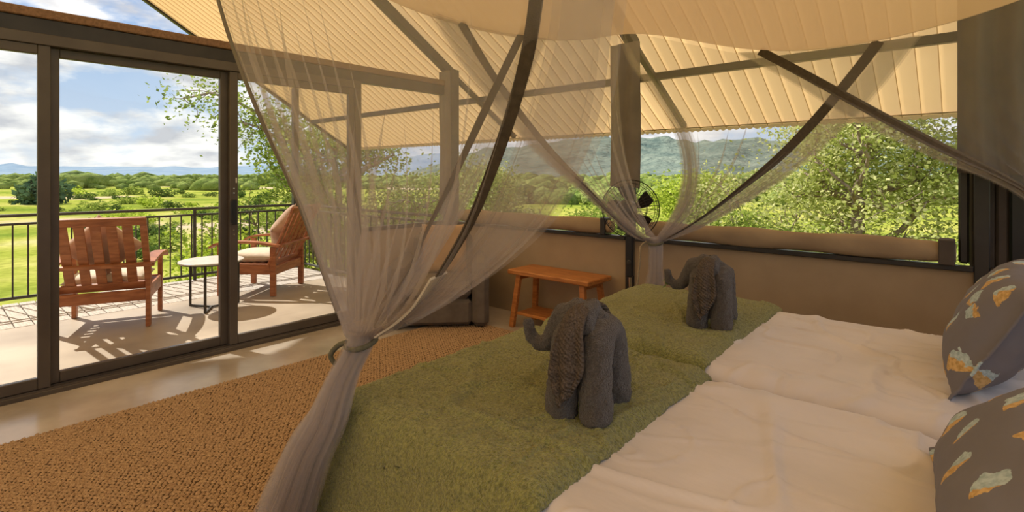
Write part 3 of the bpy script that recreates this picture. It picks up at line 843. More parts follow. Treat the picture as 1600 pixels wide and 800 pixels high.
# ------------------------------------------------------------------ towel elephants
TERRY = bpy.data.textures.new('terry', 'CLOUDS'); TERRY.noise_scale = .0055; TERRY.noise_depth = 1
LUMPS = bpy.data.textures.new('lumps', 'CLOUDS'); LUMPS.noise_scale = .045; LUMPS.noise_depth = 2
def remesh(o, vox, sm=6):
    m = o.modifiers.new('remesh', 'REMESH'); m.mode = 'VOXEL'; m.voxel_size = vox; m.use_smooth_shade = True
    s = o.modifiers.new('smooth', 'SMOOTH'); s.iterations = sm; s.factor = .5
    d = o.modifiers.new('terry', 'DISPLACE'); d.texture = TERRY; d.strength = .007; d.mid_level = .5; d.texture_coords = 'LOCAL'
    d = o.modifiers.new('lumps', 'DISPLACE'); d.texture = LUMPS; d.strength = .016; d.mid_level = .5; d.texture_coords = 'LOCAL'
def make_elephant(name, loc, rz, sc_, label, sprig=False, seed=0):
    e = empty(name, loc, rz, label=label, cat='towel animal', group='towel elephants'); e.scale = (sc_,) * 3
    # two rolls bent over like a saddle: four legs
    for i, x in enumerate((.054, -.056)):
        mb = MB(); r = .053
        pts = [(x * 1.08, -.100, .045), (x * 1.04, -.098, .10), (x, -.090, .18), (x, -.070, .245), (x, -.03, .278), (x, .03, .278), (x, .070, .245), (x, .090, .18), (x * 1.04, .098, .10), (x * 1.08, .100, .045)]
        rr = [r * 1.05, r * 1.03, r, r * .97, r * .95, r * .95, r * .97, r, r * 1.03, r * 1.05]
        mb.tube([(pts[0][0], pts[0][1], .004)] + [(pts[0][0], pts[0][1], .015)] + pts + [(pts[-1][0], pts[-1][1], .015), (pts[-1][0], pts[-1][1], .004)], [r * .85, r] + rr + [r, r * .85], 14)
        o = mb.build('front_roll' if i == 0 else 'rear_roll', M_towel, e); remesh(o, .0042, 8)
    # head and trunk rolled from one towel
    mb = MB()
    mb.capsule([(-.03, 0, .30), (.03, 0, .315), (.085, 0, .30)], [.05, .062, .055], 14)
    mb.capsule([(.075, 0, .30), (.110, 0, .272), (.135, 0, .232), (.162, 0, .203), (.196, 0, .198), (.222, 0, .220), (.236, 0, .262)], [.052, .046, .038, .032, .028, .024, .019], 12)
    o = mb.build('head_and_trunk', M_towel, e); remesh(o, .0042, 8)
    # ears: towel corners hanging over both flanks
    for sy in (-1, 1):
        n, m = 22, 16; S, U = np.meshgrid(np.linspace(0, 1, n), np.linspace(-1, 1, m), indexing='ij')
        w = .028 + .030 * np.sin(np.clip(S * 1.35, 0, 1) * math.pi * .62) ; w = np.where(S > .68, w * np.clip((1.02 - S) / .34, 0.02, 1) ** .8, w)
        xs = .012 + .012 * S + U * w
        zs = .362 - .012 * U ** 2 - np.where(S < .25, .06 * (S / .25) ** 2, .06 + (S - .25) / .75 * .205) - .012 * (1 + U) * S
        a = np.clip(S / .28, 0, 1)
        ysv = sy * (.012 + .120 * np.sin(a * math.pi / 2) + .048 * np.clip(S - .2, 0, 1) ** .6 + .010 * np.sin(U * 5.5 + S * 3) * np.clip(S * 2, 0, 1) + .006 * np.sin(S * 40) * (S > .55))
        A = np.stack([xs, ysv, zs], -1)
        V = A.reshape(-1, 3); F = grid_faces(n, m)
        o = link('ear', mesh_np('ear', V, F, True), M_ear, e)
        so = o.modifiers.new('solid', 'SOLIDIFY'); so.thickness = .017; so.offset = 0
        sb = o.modifiers.new('sub', 'SUBSURF'); sb.levels = 1; sb.render_levels = 1
    # fold laid over the crown
    mb = MB(); mb.capsule([(.005, -.075, .302), (-.005, -.03, .345), (-.012, .03, .345), (-.02, .075, .302)], [.026, .030, .030, .026], 12)
    mb.capsule([(.045, -.07, .300), (.045, 0, .352), (.045, .07, .300)], [.020, .026, .020], 12)
    o = mb.build('crown_fold', M_towel, e); remesh(o, .0042, 5)
    if sprig:
        mb = MB(); mb.tube([(.236, 0, .258), (.246, .003, .22), (.244, .0, .18)], .0016, 5)
        for k, (z, a) in enumerate(((.225, .6), (.21, 2.4), (.20, 4.2), (.19, .9))):
            c = Vector((.245, 0, z)); d = Vector((math.cos(a), math.sin(a), -.9)).normalized() * .026; s = d.cross(Vector((0, 0, 1))).normalized() * .007
            mb.add([c, c + d * .5 + s, c + d, c + d * .5 - s], [(0, 1, 2, 3)])
        mb.build('sprig', M_sprig, e, label='tiny green leaf sprig on the trunk tip')
    return e
make_elephant('towel_elephant', (-.925, 1.425, Z1 + .027), math.pi + .22, .93, 'dark grey towel folded into an elephant on the near bed')
make_elephant('towel_elephant', (-.945, 2.535, Z2 + .027), math.pi + .22, .90, 'dark grey towel elephant on the far bed with a leaf sprig', True)

# ------------------------------------------------------------------ bench, armchair, fan
bn = empty('bench', (-2.77, 3.76, 0), 0.0, label='small orange-brown wooden bench with lower shelf against the canvas wall', cat='bench')
MB().box((-.44, -.185, .485), (.44, .185, .525), .007).build('bench_top', M_bench, bn)
for sx in (-1, 1):
    for sy in (-1, 1):
        MB().beam((sx * .40, sy * .165, 0), (sx * .345, sy * .125, .485), .052, .040, .005, (0, 1, 0)).build('leg', M_bench, bn)
MB().box((-.36, -.145, .115), (.36, .145, .140), .004).build('shelf', M_bench, bn)
for sx in (-1, 1): MB().box((sx * .350 - .014, -.115, .435), (sx * .350 + .014, .115, .484), .003).build('cross_rail', M_bench, bn)

ac = empty('armchair', (-3.86, 3.34, 0), math.radians(-45), label='grey upholstered armchair in the tent corner behind the net', cat='armchair')
MB().box((-.36, -.30, .04), (.38, .30, .27), .03).build('seat_base', M_sofa, ac)
for sy in (-1, 1): MB().box((-.38, sy * .38 - .078, .02), (.39, sy * .38 + .078, .60), .045).build('armrest', M_sofa, ac)
MB().box((-.43, -.30, .27), (-.27, .30, .80), .05).build('backrest', M_sofa, ac)
MB().box((-.27, -.295, .27), (.40, .295, .43), .05).build('seat_pad', M_sofa, ac)
for sx in (-1, 1):
    for sy in (-1, 1): MB().box((sx * .33 - .02, sy * .38 - .02, 0), (sx * .33 + .02, sy * .38 + .02, .03)).build('foot', M_blackp, ac)
cu = pad('scatter_cushion', .50, .46, .15, M_tan, corner=.06, label='plain tan cushion standing on the grey armchair', cat='cushion')
cu.matrix_world = Matrix.Translation((-3.86, 3.34, 0)) @ Matrix.Rotation(math.radians(-45), 4, 'Z') @ Matrix.Translation((-.15, .02, .655)) @ Matrix.Rotation(-.22, 4, 'Y') @ Matrix.Rotation(math.pi / 2, 4, 'Y')

fn = empty('standing_fan', (-2.00, 3.66, 0), math.radians(14), label='black pedestal fan standing by the middle window post', cat='fan')
MB().lathe([(.20, 0), (.20, .012), (.16, .028), (.03, .045)], 32).build('base', M_blackp, fn)
MB().tube([(0, 0, .03), (0, 0, .62)], .012, 12).build('pole', M_chrome, fn)
cc = MB().box((-.03, -.034, .60), (.03, .034, .93), .012).build('control_column', M_blackp, fn)
MB().lathe([(.017, 0), (.017, .008), (.012, .010)], 16, Matrix.Translation((-.0, -.034, .72)) @ Matrix.Rotation(math.pi / 2, 4, 'X')).build('knob', M_rail, cc, label='round speed knob')
HZ = 1.13; Mh = Matrix.Translation((0, 0, HZ)) @ Matrix.Rotation(math.radians(90), 4, 'X') @ Matrix.Rotation(math.radians(0), 4, 'Y')
# local fan axis = -y (towards us is the motor)
mh = MB().lathe([(.03, .20), (.06, .19), (.075, .14), (.075, .07), (.05, .05)], 24, Mh).build('motor_housing', M_blackp, fn, True)
MB().tube([(0, 0, .93), (0, -.06, .99), (0, -.09, 1.10)], .018, 10).build('neck', M_blackp, fn)
MB().box((-.022, -.1995, HZ + .005), (.022, -.1975, HZ + .021)).build('maker_plate', M_white, mh)
for k in range(5):
    a0 = 2 * math.pi * k / 5 + .35; vs = []; nb = 7
    for i in range(nb + 1):
        r = .035 + .155 * i / nb; hw = .10 + .34 * math.sin(math.pi * min(1, .2 + .62 * i / nb))
        for sg in (-1, 1):
            a = a0 + sg * hw * .85 + .25 * i / nb
            vs.append(Mh @ Vector((r * math.cos(a), r * math.sin(a), -.0 + sg * .016)))
    bl = MB().add(vs, [(2 * i, 2 * i + 1, 2 * i + 3, 2 * i + 2) for i in range(nb)]).build('blade', M_blackp, fn)
    so = bl.modifiers.new('solid', 'SOLIDIFY'); so.thickness = .003
cg = MB()
for zc, prof in ((1, [(.225, .0), (.20, .045), (.14, .06), (.07, .06)]), (-1, [(.225, 0), (.20, -.05), (.12, -.065), (.05, -.068)])):
    for (r, z) in prof[:3] if zc > 0 else prof:
        cg.tube([Mh @ Vector((r * math.cos(t), r * math.sin(t), z)) for t in np.linspace(0, 2 * math.pi, 41)[:-1]], max(.004 if z == 0 else .002, 0), 5, closed=True)
    for k in range(40):
        t = 2 * math.pi * k / 40
        cg.tube([Mh @ Vector((r * math.cos(t), r * math.sin(t), z)) for (r, z) in prof], .0017, 4)
cg.build('cage', M_blackp, fn)

# ------------------------------------------------------------------ mosquito net canopy
net = empty('mosquito_net', (-.75, 2.0, 0), label='sheer box mosquito net with dark webbing edges tied back around the beds', cat='mosquito net')
NO = np.array([-.75, 2.0, 0])
def catmull(pts, n):
    P = np.array(pts, dtype=float)
    d = np.r_[0, np.cumsum(np.linalg.norm(np.diff(P, axis=0), axis=1))]; d /= d[-1]
    t = np.linspace(0, 1, n); out = np.zeros((n, 3))
    # centripetal-like: tangents by finite difference, Hermite
    T = np.zeros_like(P)
    for i in range(len(P)):
        a, b = max(i - 1, 0), min(i + 1, len(P) - 1); T[i] = (P[b] - P[a]) / (d[b] - d[a])
    k = np.clip(np.searchsorted(d, t, side='right') - 1, 0, len(P) - 2)
    h = d[k + 1] - d[k]; s = (t - d[k]) / h; s = s[:, None]; hh = h[:, None]
    return (2 * s ** 3 - 3 * s ** 2 + 1) * P[k] + (s ** 3 - 2 * s ** 2 + s) * hh * T[k] + (-2 * s ** 3 + 3 * s ** 2) * P[k + 1] + (s ** 3 - s ** 2) * hh * T[k + 1]
def lofted(guides, nu, nv, pleats, amp, seed, spread, wdir, keep_top=True):
    """surface through guide curves (top -> tie); pleats grow towards the tie"""
    G = [(u, catmull(p, nv)) for u, p in guides]
    us = np.array([g[0] for g in G]); C = np.stack([g[1] for g in G])   # k,nv,3
    uu = np.linspace(0, 1, nu)
    S = np.zeros((nu, nv, 3))
    for i, u in enumerate(uu):
        k = int(np.clip(np.searchsorted(us, u, side='right') - 1, 0, len(us) - 2)); t = (u - us[k]) / (us[k + 1] - us[k])
        S[i] = C[k] * (1 - t) + C[k + 1] * t
    v = np.linspace(0, 1, nv)
    # smooth across u
    for _ in range(6):
        S[1:-1] = .25 * S[:-2] + .5 * S[1:-1] + .25 * S[2:]
    # cloth folds back over itself towards the tie: pointed pleats
    rg = np.random.default_rng(seed); npl = pleats
    amp_u = np.interp(uu * npl, np.arange(npl + 1), rg.uniform(.5, 1.5, npl + 1)); st_u = np.interp(uu * npl, np.arange(npl + 1), rg.uniform(-.12, .30, npl + 1))
    php = uu * npl * 2 * math.pi + 2.5 * vnoise(uu * 5, uu * 0 + seed, seed + 2)
    S0 = S.copy(); edge = np.clip(np.minimum(uu, 1 - uu) * 14, 0, 1)
    for j in range(nv):
        k = np.clip((v[j] - st_u) / .75, 0, 1.2) ** 1.2 * 2.6 * amp_u * edge
        u2 = np.clip(uu + k * np.sin(php) / (2 * math.pi * npl), 0, 1)
        for c in range(3): S[:, j, c] = np.interp(u2, uu, S0[:, j, c])
    # spread the ends into a bundle
    wd = np.array(wdir, dtype=float); wd /= np.linalg.norm(wd)
    S += (uu[:, None, None] - .5) * spread * wd * (np.clip((v - .55) / .45, 0, 1) ** 2)[None, :, None]
    du = np.gradient(S0, axis=0); dv = np.gradient(S0, axis=1)
    N = np.cross(du, dv); N /= (np.linalg.norm(N, axis=2, keepdims=True) + 1e-9)
    rng = random.Random(seed)
    ph = uu * pleats * 2 * math.pi + 1.3 * vnoise(uu * 7, uu * 0 + seed, seed) * 4
    wave = np.sin(ph) + .45 * np.sin(2.17 * ph + 1.1) + .5 * vnoise(uu * pleats * .9, uu * 0, seed + 5)
    env = np.clip(v / .9, 0, 1) ** 1.1 * (1 - .45 * np.clip((v - .8) / .2, 0, 1))
    wob = 1 + .6 * vnoise(uu[:, None] * pleats * .6 + v[None] * .0, v[None] * 3 + uu[:, None] * 2, seed + 7)
    S = S + N * ((np.cos(php) + .25 * wave)[:, None] * env[None] * wob * amp)[..., None]
    return S, C
def panel(guides, nu, nv, pleats, amp, seed, spread, wdir, name='net_panel'):
    S, C = lofted(guides, nu, nv, pleats, amp, seed, spread, wdir)
    link(name, mesh_np(name, (S - NO).reshape(-1, 3), grid_faces(nu, nv), True), M_net, net)
    return S
def ribbon(P, W, width, th, name, mat):
    """flat webbing along P (n,3), W = width direction per point"""
    P = np.asarray(P); n = len(P); T = np.gradient(P, axis=0); T /= np.linalg.norm(T, axis=1, keepdims=True)
    W = np.asarray(W, dtype=float); W = W - T * np.sum(W * T, 1, keepdims=True); W /= (np.linalg.norm(W, axis=1, keepdims=True) + 1e-9)
    N = np.cross(T, W); V = []; F = []
    wv = width if hasattr(width, '__len__') else [width] * n
    for i in range(n):
        for (a, b) in ((-.5, -.5), (.5, -.5), (.5, .5), (-.5, .5)): V.append(P[i] - NO + W[i] * a * wv[i] + N[i] * b * th)
    for i in range(n - 1):
        for k in range(4): F.append((i * 4 + k, i * 4 + (k + 1) % 4, (i + 1) * 4 + (k + 1) % 4, (i + 1) * 4 + k))
    F += [(3, 2, 1, 0), tuple((n - 1) * 4 + k for k in range(4))]
    me = bpy.data.meshes.new(name); me.from_pydata([tuple(q) for q in V], [], F)
    return link(name, me, mat, net)
def S_band(S, u, width, name, mat, v0=0.0, v1=1.0, th=.004):
    nu, nv, _ = S.shape; i = int(round(u * (nu - 1))); a, b = int(v0 * (nv - 1)), int(v1 * (nv - 1)) + 1
    lo, hi = max(i - 3, 0), min(i + 3, nu - 1)
    P = S[i, a:b].copy(); W = (S[hi] - S[lo])[a:b]
    for _ in range(8): P[1:-1] = .25 * P[:-2] + .5 * P[1:-1] + .25 * P[2:]
    return ribbon(P, W, width, th, name, mat)

def foot_z(y): return 2.16 + .27 * ((y - 1.75) / 1.65) ** 2 + (.12 * ((1.75 - y) / 1.15) ** 2 if y < 1.75 else 0)
def far_z(x): return 2.11 + .29 * ((x + .55) / 1.4) ** 2 if x < -.55 else 2.11 + .20 * ((x + .55) / 1.0) ** 2
CN = (-1.97, .58); CF = (-1.95, 3.40); XH = .50
T1 = (-1.552, 0.988, 0.841); T2 = (-1.65, 3.38, .925); T3 = (.50, 3.38, .95)
corner1 = [(-1.970, 0.580, 2.560), (-1.883, 0.655, 1.978), (-1.814, 0.759, 1.597), (-1.741, 0.870, 1.295), (-1.660, 0.942, 1.041), (-1.575, 0.982, 0.878), T1]
nearA = [(-1.450, 0.560, 2.380), (-1.375, 0.610, 1.933), (-1.356, 0.716, 1.569), (-1.394, 0.826, 1.262), (-1.464, 0.916, 1.032), (-1.533, 0.975, 0.886), T1]
nearB = [(-0.900, 0.550, 2.260), (-0.884, 0.564, 1.886), (-0.926, 0.661, 1.551), (-1.054, 0.776, 1.308), (-1.248, 0.886, 1.083), (-1.457, 0.960, 0.911), T1]
nearBand = [(-0.380, 0.540, 2.250), (-0.408, 0.554, 1.886), (-0.438, 0.571, 1.638), (-0.492, 0.615, 1.566), (-0.633, 0.701, 1.425), (-0.824, 0.801, 1.262), (-1.115, 0.902, 1.057), (-1.388, 0.970, 0.920), T1]
nearFlap = [(-0.240, 0.520, 2.250), (-0.281, 0.533, 1.836), (-0.339, 0.569, 1.590), (-0.399, 0.639, 1.494), (-0.504, 0.727, 1.391), (-0.677, 0.829, 1.271), (-0.927, 0.909, 1.127), (-1.218, 0.958, 0.984), T1]
Sn = panel([(0, corner1), (.34, nearA), (.66, nearB), (.93, nearBand), (1, nearFlap)], 300, 90, 15, .016, 3, .10, (.75, .66, 0))
S_band(Sn, .925, .021, 'edge_band', M_band, 0, .70)
S_band(Sn, .925, .05, 'cream_hem', M_cream, .69, .97, .006)
S_band(Sn, .0, .020, 'corner_tape', M_flapg, 0, .95)
footBand1 = [(-1.950, 2.360, 2.250), (-1.889, 2.034, 1.843), (-1.795, 1.655, 1.372), (-1.754, 1.484, 1.181), (-1.686, 1.291, 0.997), (-1.606, 1.082, 0.894), T1]
footFlap1 = [(-1.950, 2.550, 2.260), (-1.885, 2.204, 1.825), (-1.797, 1.779, 1.335), (-1.746, 1.564, 1.136), (-1.680, 1.322, 0.962), (-1.603, 1.098, 0.878), T1]
footM1 = [(-1.970, 1.450, 2.180), (-1.916, 1.361, 1.838), (-1.826, 1.218, 1.419), (-1.750, 1.112, 1.145), (-1.666, 1.039, 0.979), (-1.596, 1.002, 0.886), T1]
Sf = panel([(0, corner1), (.45, footM1), (.9, footBand1), (1, footFlap1)], 220, 80, 10, .016, 8, .08, (.75, .66, 0))
S_band(Sf, .88, .05, 'edge_band', M_band)
footBand2 = [(-1.95, 1.80, 2.17), (-1.95, 2.0, 1.97), (-1.94, 2.255, 1.754), (-1.92, 2.53, 1.544), (-1.89, 2.76, 1.388), (-1.82, 3.03, 1.174), (-1.72, 3.25, .99), T2]
footFlap2 = [(-1.95, 1.62, 2.18), (-1.95, 1.86, 1.93), (-1.94, 2.16, 1.70), (-1.92, 2.46, 1.49), (-1.89, 2.72, 1.34), (-1.82, 3.02, 1.14), (-1.72, 3.25, .965), T2]
footM2 = [(-1.96, 2.6, foot_z(2.6)), (-1.95, 2.68, 2.05), (-1.93, 2.85, 1.70), (-1.88, 3.02, 1.38), (-1.80, 3.20, 1.12), (-1.70, 3.32, .97), T2]
corner2 = [(-1.95, 3.40, 2.46), (-1.86, 3.41, 2.22), (-1.72, 3.41, 2.02), (-1.55, 3.42, 1.75), (-1.475, 3.43, 1.50), (-1.49, 3.42, 1.22), (-1.58, 3.40, 1.02), T2]
corner2b = [(-1.95, 3.38, 2.46), (-1.95, 3.39, 2.2), (-1.94, 3.40, 1.9), (-1.90, 3.40, 1.6), (-1.83, 3.40, 1.3), (-1.74, 3.39, 1.05), T2]
Sf2 = panel([(0, footFlap2), (.1, footBand2), (.55, footM2), (1, corner2b)], 200, 80, 9, .016, 12, .07, (.75, .66, 0))
S_band(Sf2, .11, list(np.interp(np.linspace(0, 1, 77), [0, .5, 1], [.055, .05, .012])), 'edge_band', M_band, 0, .965)
farBand1 = [(-.34, 3.40, 2.11), (-.47, 3.40, 1.93), (-.63, 3.40, 1.72), (-.83, 3.40, 1.50), (-1.07, 3.40, 1.30), (-1.34, 3.40, 1.10), (-1.54, 3.39, .98), T2]
farFlap1 = [(-.20, 3.41, 2.12), (-.36, 3.41, 1.88), (-.54, 3.41, 1.66), (-.76, 3.41, 1.44), (-1.03, 3.41, 1.24), (-1.32, 3.41, 1.06), (-1.54, 3.40, .96), T2]
farM1 = [(-1.1, 3.41, far_z(-1.1)), (-1.08, 3.41, 1.90), (-1.12, 3.42, 1.65), (-1.20, 3.42, 1.42), (-1.36, 3.42, 1.18), (-1.53, 3.40, 1.01), T2]
Sr = panel([(0, corner2), (.5, farM1), (.9, farBand1), (1, farFlap1)], 220, 80, 10, .016, 21, .07, (.75, .66, 0))
S_band(Sr, .88, list(np.interp(np.linspace(0, 1, 77), [0, .5, 1], [.055, .05, .012])), 'edge_band', M_band, 0, .965)
farBand2 = [(-.99, 3.38, 2.15), (-.75, 3.38, 1.98), (-.53, 3.38, 1.82), (-.32, 3.38, 1.67), (-.10, 3.38, 1.52), (.06, 3.38, 1.42), (.20, 3.38, 1.32), (.38, 3.38, 1.12), T3]
farFlap2 = [(-1.10, 3.37, 2.16), (-.80, 3.37, 1.95), (-.56, 3.37, 1.76), (-.33, 3.37, 1.60), (-.10, 3.37, 1.46), (.06, 3.37, 1.38), (.19, 3.37, 1.29), (.36, 3.37, 1.09), T3]
farM2 = [(-.25, 3.38, far_z(-.25)), (-.05, 3.38, 1.92), (.12, 3.38, 1.66), (.26, 3.38, 1.42), (.38, 3.38, 1.18), T3]
corner3 = [(.50, 3.40, 2.36), (.51, 3.40, 2.0), (.52, 3.40, 1.6), (.52, 3.39, 1.2), T3]
Sr2 = panel([(0, farFlap2), (.1, farBand2), (.5, farM2), (1, corner3)], 200, 80, 9, .016, 25, .08, (.75, .66, 0))
S_band(Sr2, .11, .05, 'edge_band', M_band)
def strip_layers(g0, g1, n, pl, seed, wd=(.75, .66, 0), off=.012):
    for k in range(n):
        o = np.array([off * (k - n / 2), off * (k + 1) * .6, 0])
        a = [tuple(np.array(p) + o * (0 if i == len(g0) - 1 else 1)) for i, p in enumerate(g0)]
        b = [tuple(np.array(p) + o * (0 if i == len(g1) - 1 else 1)) for i, p in enumerate(g1)]
        panel([(0, a), (1, b)], 70, 80, pl, .010, seed + k, .04, wd, 'gathered_edge')
strip_layers(nearBand, nearFlap, 3, 3, 51)
strip_layers(footFlap2, footBand2, 4, 3, 61)
strip_layers(footBand1, footFlap1, 2, 3, 66)
strip_layers(farBand1, farFlap1, 3, 3, 71)
strip_layers(farFlap2, farBand2, 3, 3, 81)
corner2s = [tuple(np.array(p) + np.array([.085, 0, 0]) * w) for p, w in zip(corner2, (0, .3, .7, 1, 1, 1, .6, 0))]
strip_layers(corner2, corner2s, 4, 2, 91)
# gathered tails below the ties
def tail(path, radii, seed, name='net_tail'):
    n = 60; m = 150
    P = catmull(path, n); R = np.interp(np.linspace(0, 1, n), np.linspace(0, 1, len(radii)), radii)
    T = np.gradient(P, axis=0); T /= np.linalg.norm(T, axis=1, keepdims=True)
    A = np.cross(T, np.array([0, 1., 0])); A /= np.linalg.norm(A, axis=1, keepdims=True); B = np.cross(T, A)
    th = np.linspace(0, 2 * math.pi, m, endpoint=False); V = np.zeros((n, m, 3))
    for i in range(n):
        s = i / (n - 1)
        w = 1 + (.30 * np.sin(9 * th + 2.2 * s + seed) + .22 * np.sin(17 * th - 1.5 * s + seed)) * min(1, .35 + s)
        V[i] = P[i] + (A[i] * np.cos(th)[:, None] + B[i] * np.sin(th)[:, None]) * (R[i] * w)[:, None]
    F = []
    a = np.arange(n * m).reshape(n, m); a2 = np.roll(a, -1, axis=1)
    F = np.stack([a[:-1], a2[:-1], a2[1:], a[1:]], -1).reshape(-1, 4)
    o = link(name, mesh_np(name, (V - NO).reshape(-1, 3), F, True), M_net, net)
    return o
T1p = [(-1.552, 0.988, 0.876), T1, (-1.545, .915, .735), (-1.527, .852, .636), (-1.546, .805, .55), (-1.584, .785, .445), (-1.636, .775, .326), (-1.655, .77, .16), (-1.66, .765, .024)]
tail(T1p, [.042, .038, .048, .055, .060, .066, .074, .085, .10], 1)
tail(T1p, [.038, .034, .043, .050, .055, .06, .068, .078, .09], 2.5)
for q_, k_ in ((4, .8), (5.2, .66), (7, .5), (9, .34)): tail(T1p, [q * k_ for q in (.040, .036, .048, .055, .06, .066, .074, .085, .10)], q_, 'net_tail_inner')
tail([(-1.65, 3.38, .96), T2, (-1.655, 3.39, .80), (-1.67, 3.41, .50), (-1.68, 3.42, .02)], [.045, .040, .075, .09, .11], 2)
tail([(-1.65, 3.38, .96), T2, (-1.655, 3.39, .80), (-1.67, 3.41, .50), (-1.68, 3.42, .02)], [.03, .028, .05, .06, .08], 6, 'net_tail_inner')
for q_, k_ in ((3, .85), (8, .5)): tail([(-1.65, 3.38, .96), T2, (-1.655, 3.39, .80), (-1.67, 3.41, .50), (-1.68, 3.42, .02)], [.045 * k_, .040 * k_, .075 * k_, .09 * k_, .11 * k_], q_, 'net_tail_inner')
# straps
def strap(c, r, mat, tilt=(0, 0, 1), loop=None, name='tie_strap'):
    c = Vector(c) - Vector(NO); mb = MB()
    pts = [c + Vector((r * math.cos(t), r * math.sin(t), .012 * math.sin(t))) for t in np.linspace(0, 2 * math.pi, 25)[:-1]]
    mb.tube(pts, .010, 6, closed=True)
    so_ = mb.build(name, mat, net, True)
    if loop:
        d = Vector(loop); q = [c + d * (r + .0) , c + d * (r + .03) + Vector((0, 0, -.012)), c + d * (r + .055) + Vector((0, 0, -.045)), c + d * (r + .035) + Vector((0, 0, -.075)), c + d * (r + .012) + Vector((0, 0, -.06)), c + d * r + Vector((0, 0, -.02))]
        mb = MB(); mb.tube([tuple(p) for p in catmull(q, 24)], .009, 6); mb.build('strap_loop', mat, so_, True)
strap((T1[0], T1[1], T1[2] - .01), .048, M_olive, loop=(-.75, -.66, 0))
strap((T2[0], T2[1], T2[2]), .047, M_olive)
MB().tube([tuple(Vector(q) - Vector(NO)) for q in catmull([(-1.70, 3.345, .93), (-1.735, 3.33, .90), (-1.74, 3.32, .80), (-1.76, 3.32, .60), (-1.78, 3.33, .40)], 20)], .007, 6).build('tie_cord', M_rope, net, True)
# canopy ceiling
n1, n2 = 90, 90
XX, YY = np.meshgrid(np.linspace(CN[0], XH, n1), np.linspace(.56, 3.40, n2), indexing='ij')
zf = np.vectorize(far_z)(XX[:, -1]); zft = np.vectorize(foot_z)(YY[0, :])
s = (YY - .56) / 2.84; u = (XX - CN[0]) / (XH - CN[0])
zn = 2.25 + .30 * ((XX + .55) / 1.4) ** 2; zh = 2.40 + 0 * YY
ZC = zf[:, None] * s + zn * (1 - s)
edge_w = np.clip(1 - u / .55, 0, 1) ** 2
ZC = ZC * (1 - edge_w) + zft[None, :] * edge_w
ZC += -.02 * np.sin(math.pi * u) * np.sin(math.pi * s) + .03 * vnoise(XX * 2.4, YY * 1.6, 41) * np.clip(4 * np.minimum(np.minimum(u, 1 - u), np.minimum(s, 1 - s)), 0, 1)
link('canopy_top', mesh_np('canopy_top', (np.stack([XX, YY, ZC], -1) - NO).reshape(-1, 3), grid_faces(n1, n2), True), M_canopy, net)

# ------------------------------------------------------------------ landscape
GZ = -2.2
def ground():
    t = NT('savanna_grass')
    co = t.new('ShaderNodeTexCoord')
    n1_ = t.new('ShaderNodeTexNoise'); t.set(n1_, Scale=.16, Detail=7.0, Vector=co.outputs['Object'])
    n2_ = t.new('ShaderNodeTexNoise'); t.set(n2_, Scale=2.6, Detail=6.0, Vector=co.outputs['Object'])
    n3_ = t.new('ShaderNodeTexNoise'); t.set(n3_, Scale=.022, Detail=4.0, Vector=co.outputs['Object'])
    g = t.ramp(n1_.outputs['Fac'], [(.30, (.17, .24, .035)), (.48, (.33, .36, .06)), (.62, (.46, .44, .11)), (.75, (.56, .50, .22))])
    mx = t.new('ShaderNodeMixRGB'); mx.blend_type = 'MULTIPLY'; mx.inputs[0].default_value = .55
    t.link(g, mx.inputs[1]); t.link(t.ramp(n2_.outputs['Fac'], [(.3, (.45, .5, .35)), (.62, (1, 1, 1))]), mx.inputs[2])
    m2 = t.new('ShaderNodeMixRGB'); t.link(t.ramp(n3_.outputs['Fac'], [(.61, (0, 0, 0)), (.64, (1, 1, 1))]), m2.inputs[0])
    t.link(mx.outputs[0], m2.inputs[1]); m2.inputs[2].default_value = (.56, .43, .29, 1)
    b = t.new('ShaderNodeBsdfPrincipled'); t.set(b, Roughness=1.0); b.inputs['Specular IOR Level'].default_value = 0
    t.link(m2.outputs[0], b.inputs['Base Color'])
    bp = t.new('ShaderNodeBump'); t.set(bp, Strength=.8, Distance=.12, Height=n2_.outputs['Fac']); t.link(bp.outputs[0], b.inputs['Normal'])
    t.link(b.outputs[0], t.out.inputs[0])
    n = 120
    r = np.r_[0, np.geomspace(3, 2500, n)]; a = np.linspace(0, 2 * math.pi, 97)
    Rr, Aa = np.meshgrid(r, a, indexing='ij')
    X = Rr * np.cos(Aa) - 4; Y = Rr * np.sin(Aa) + 2
    Z = GZ + .5 * vnoise(X * .09, Y * .09, 2) * np.clip(Rr / 14 - .3, 0, 1) + .25 * vnoise(X * .3, Y * .3, 5) * np.clip(Rr / 14 - .3, 0, 1)
    link('ground', mesh_np('ground', np.stack([X, Y, Z], -1).reshape(-1, 3), grid_faces(len(r), len(a)), True), t.m, kind='structure')
ground()

L_olive = leaf_mat('leaf_olive', [(.24, .29, .06), (.44, .49, .13), (.60, .64, .24), (.74, .72, .40)], .5)
L_bright = leaf_mat('leaf_bright', [(.24, .33, .03), (.42, .52, .06), (.56, .63, .12)], .5)
L_dark = leaf_mat('leaf_dark', [(.045, .085, .02), (.10, .16, .035), (.17, .24, .06)], .35)
L_blue = leaf_mat('leaf_blue', [(.05, .10, .06), (.09, .16, .09), (.13, .21, .11)], .3)
L_mid = leaf_mat('leaf_mid', [(.14, .20, .03), (.26, .34, .06), (.40, .46, .11)], .45)

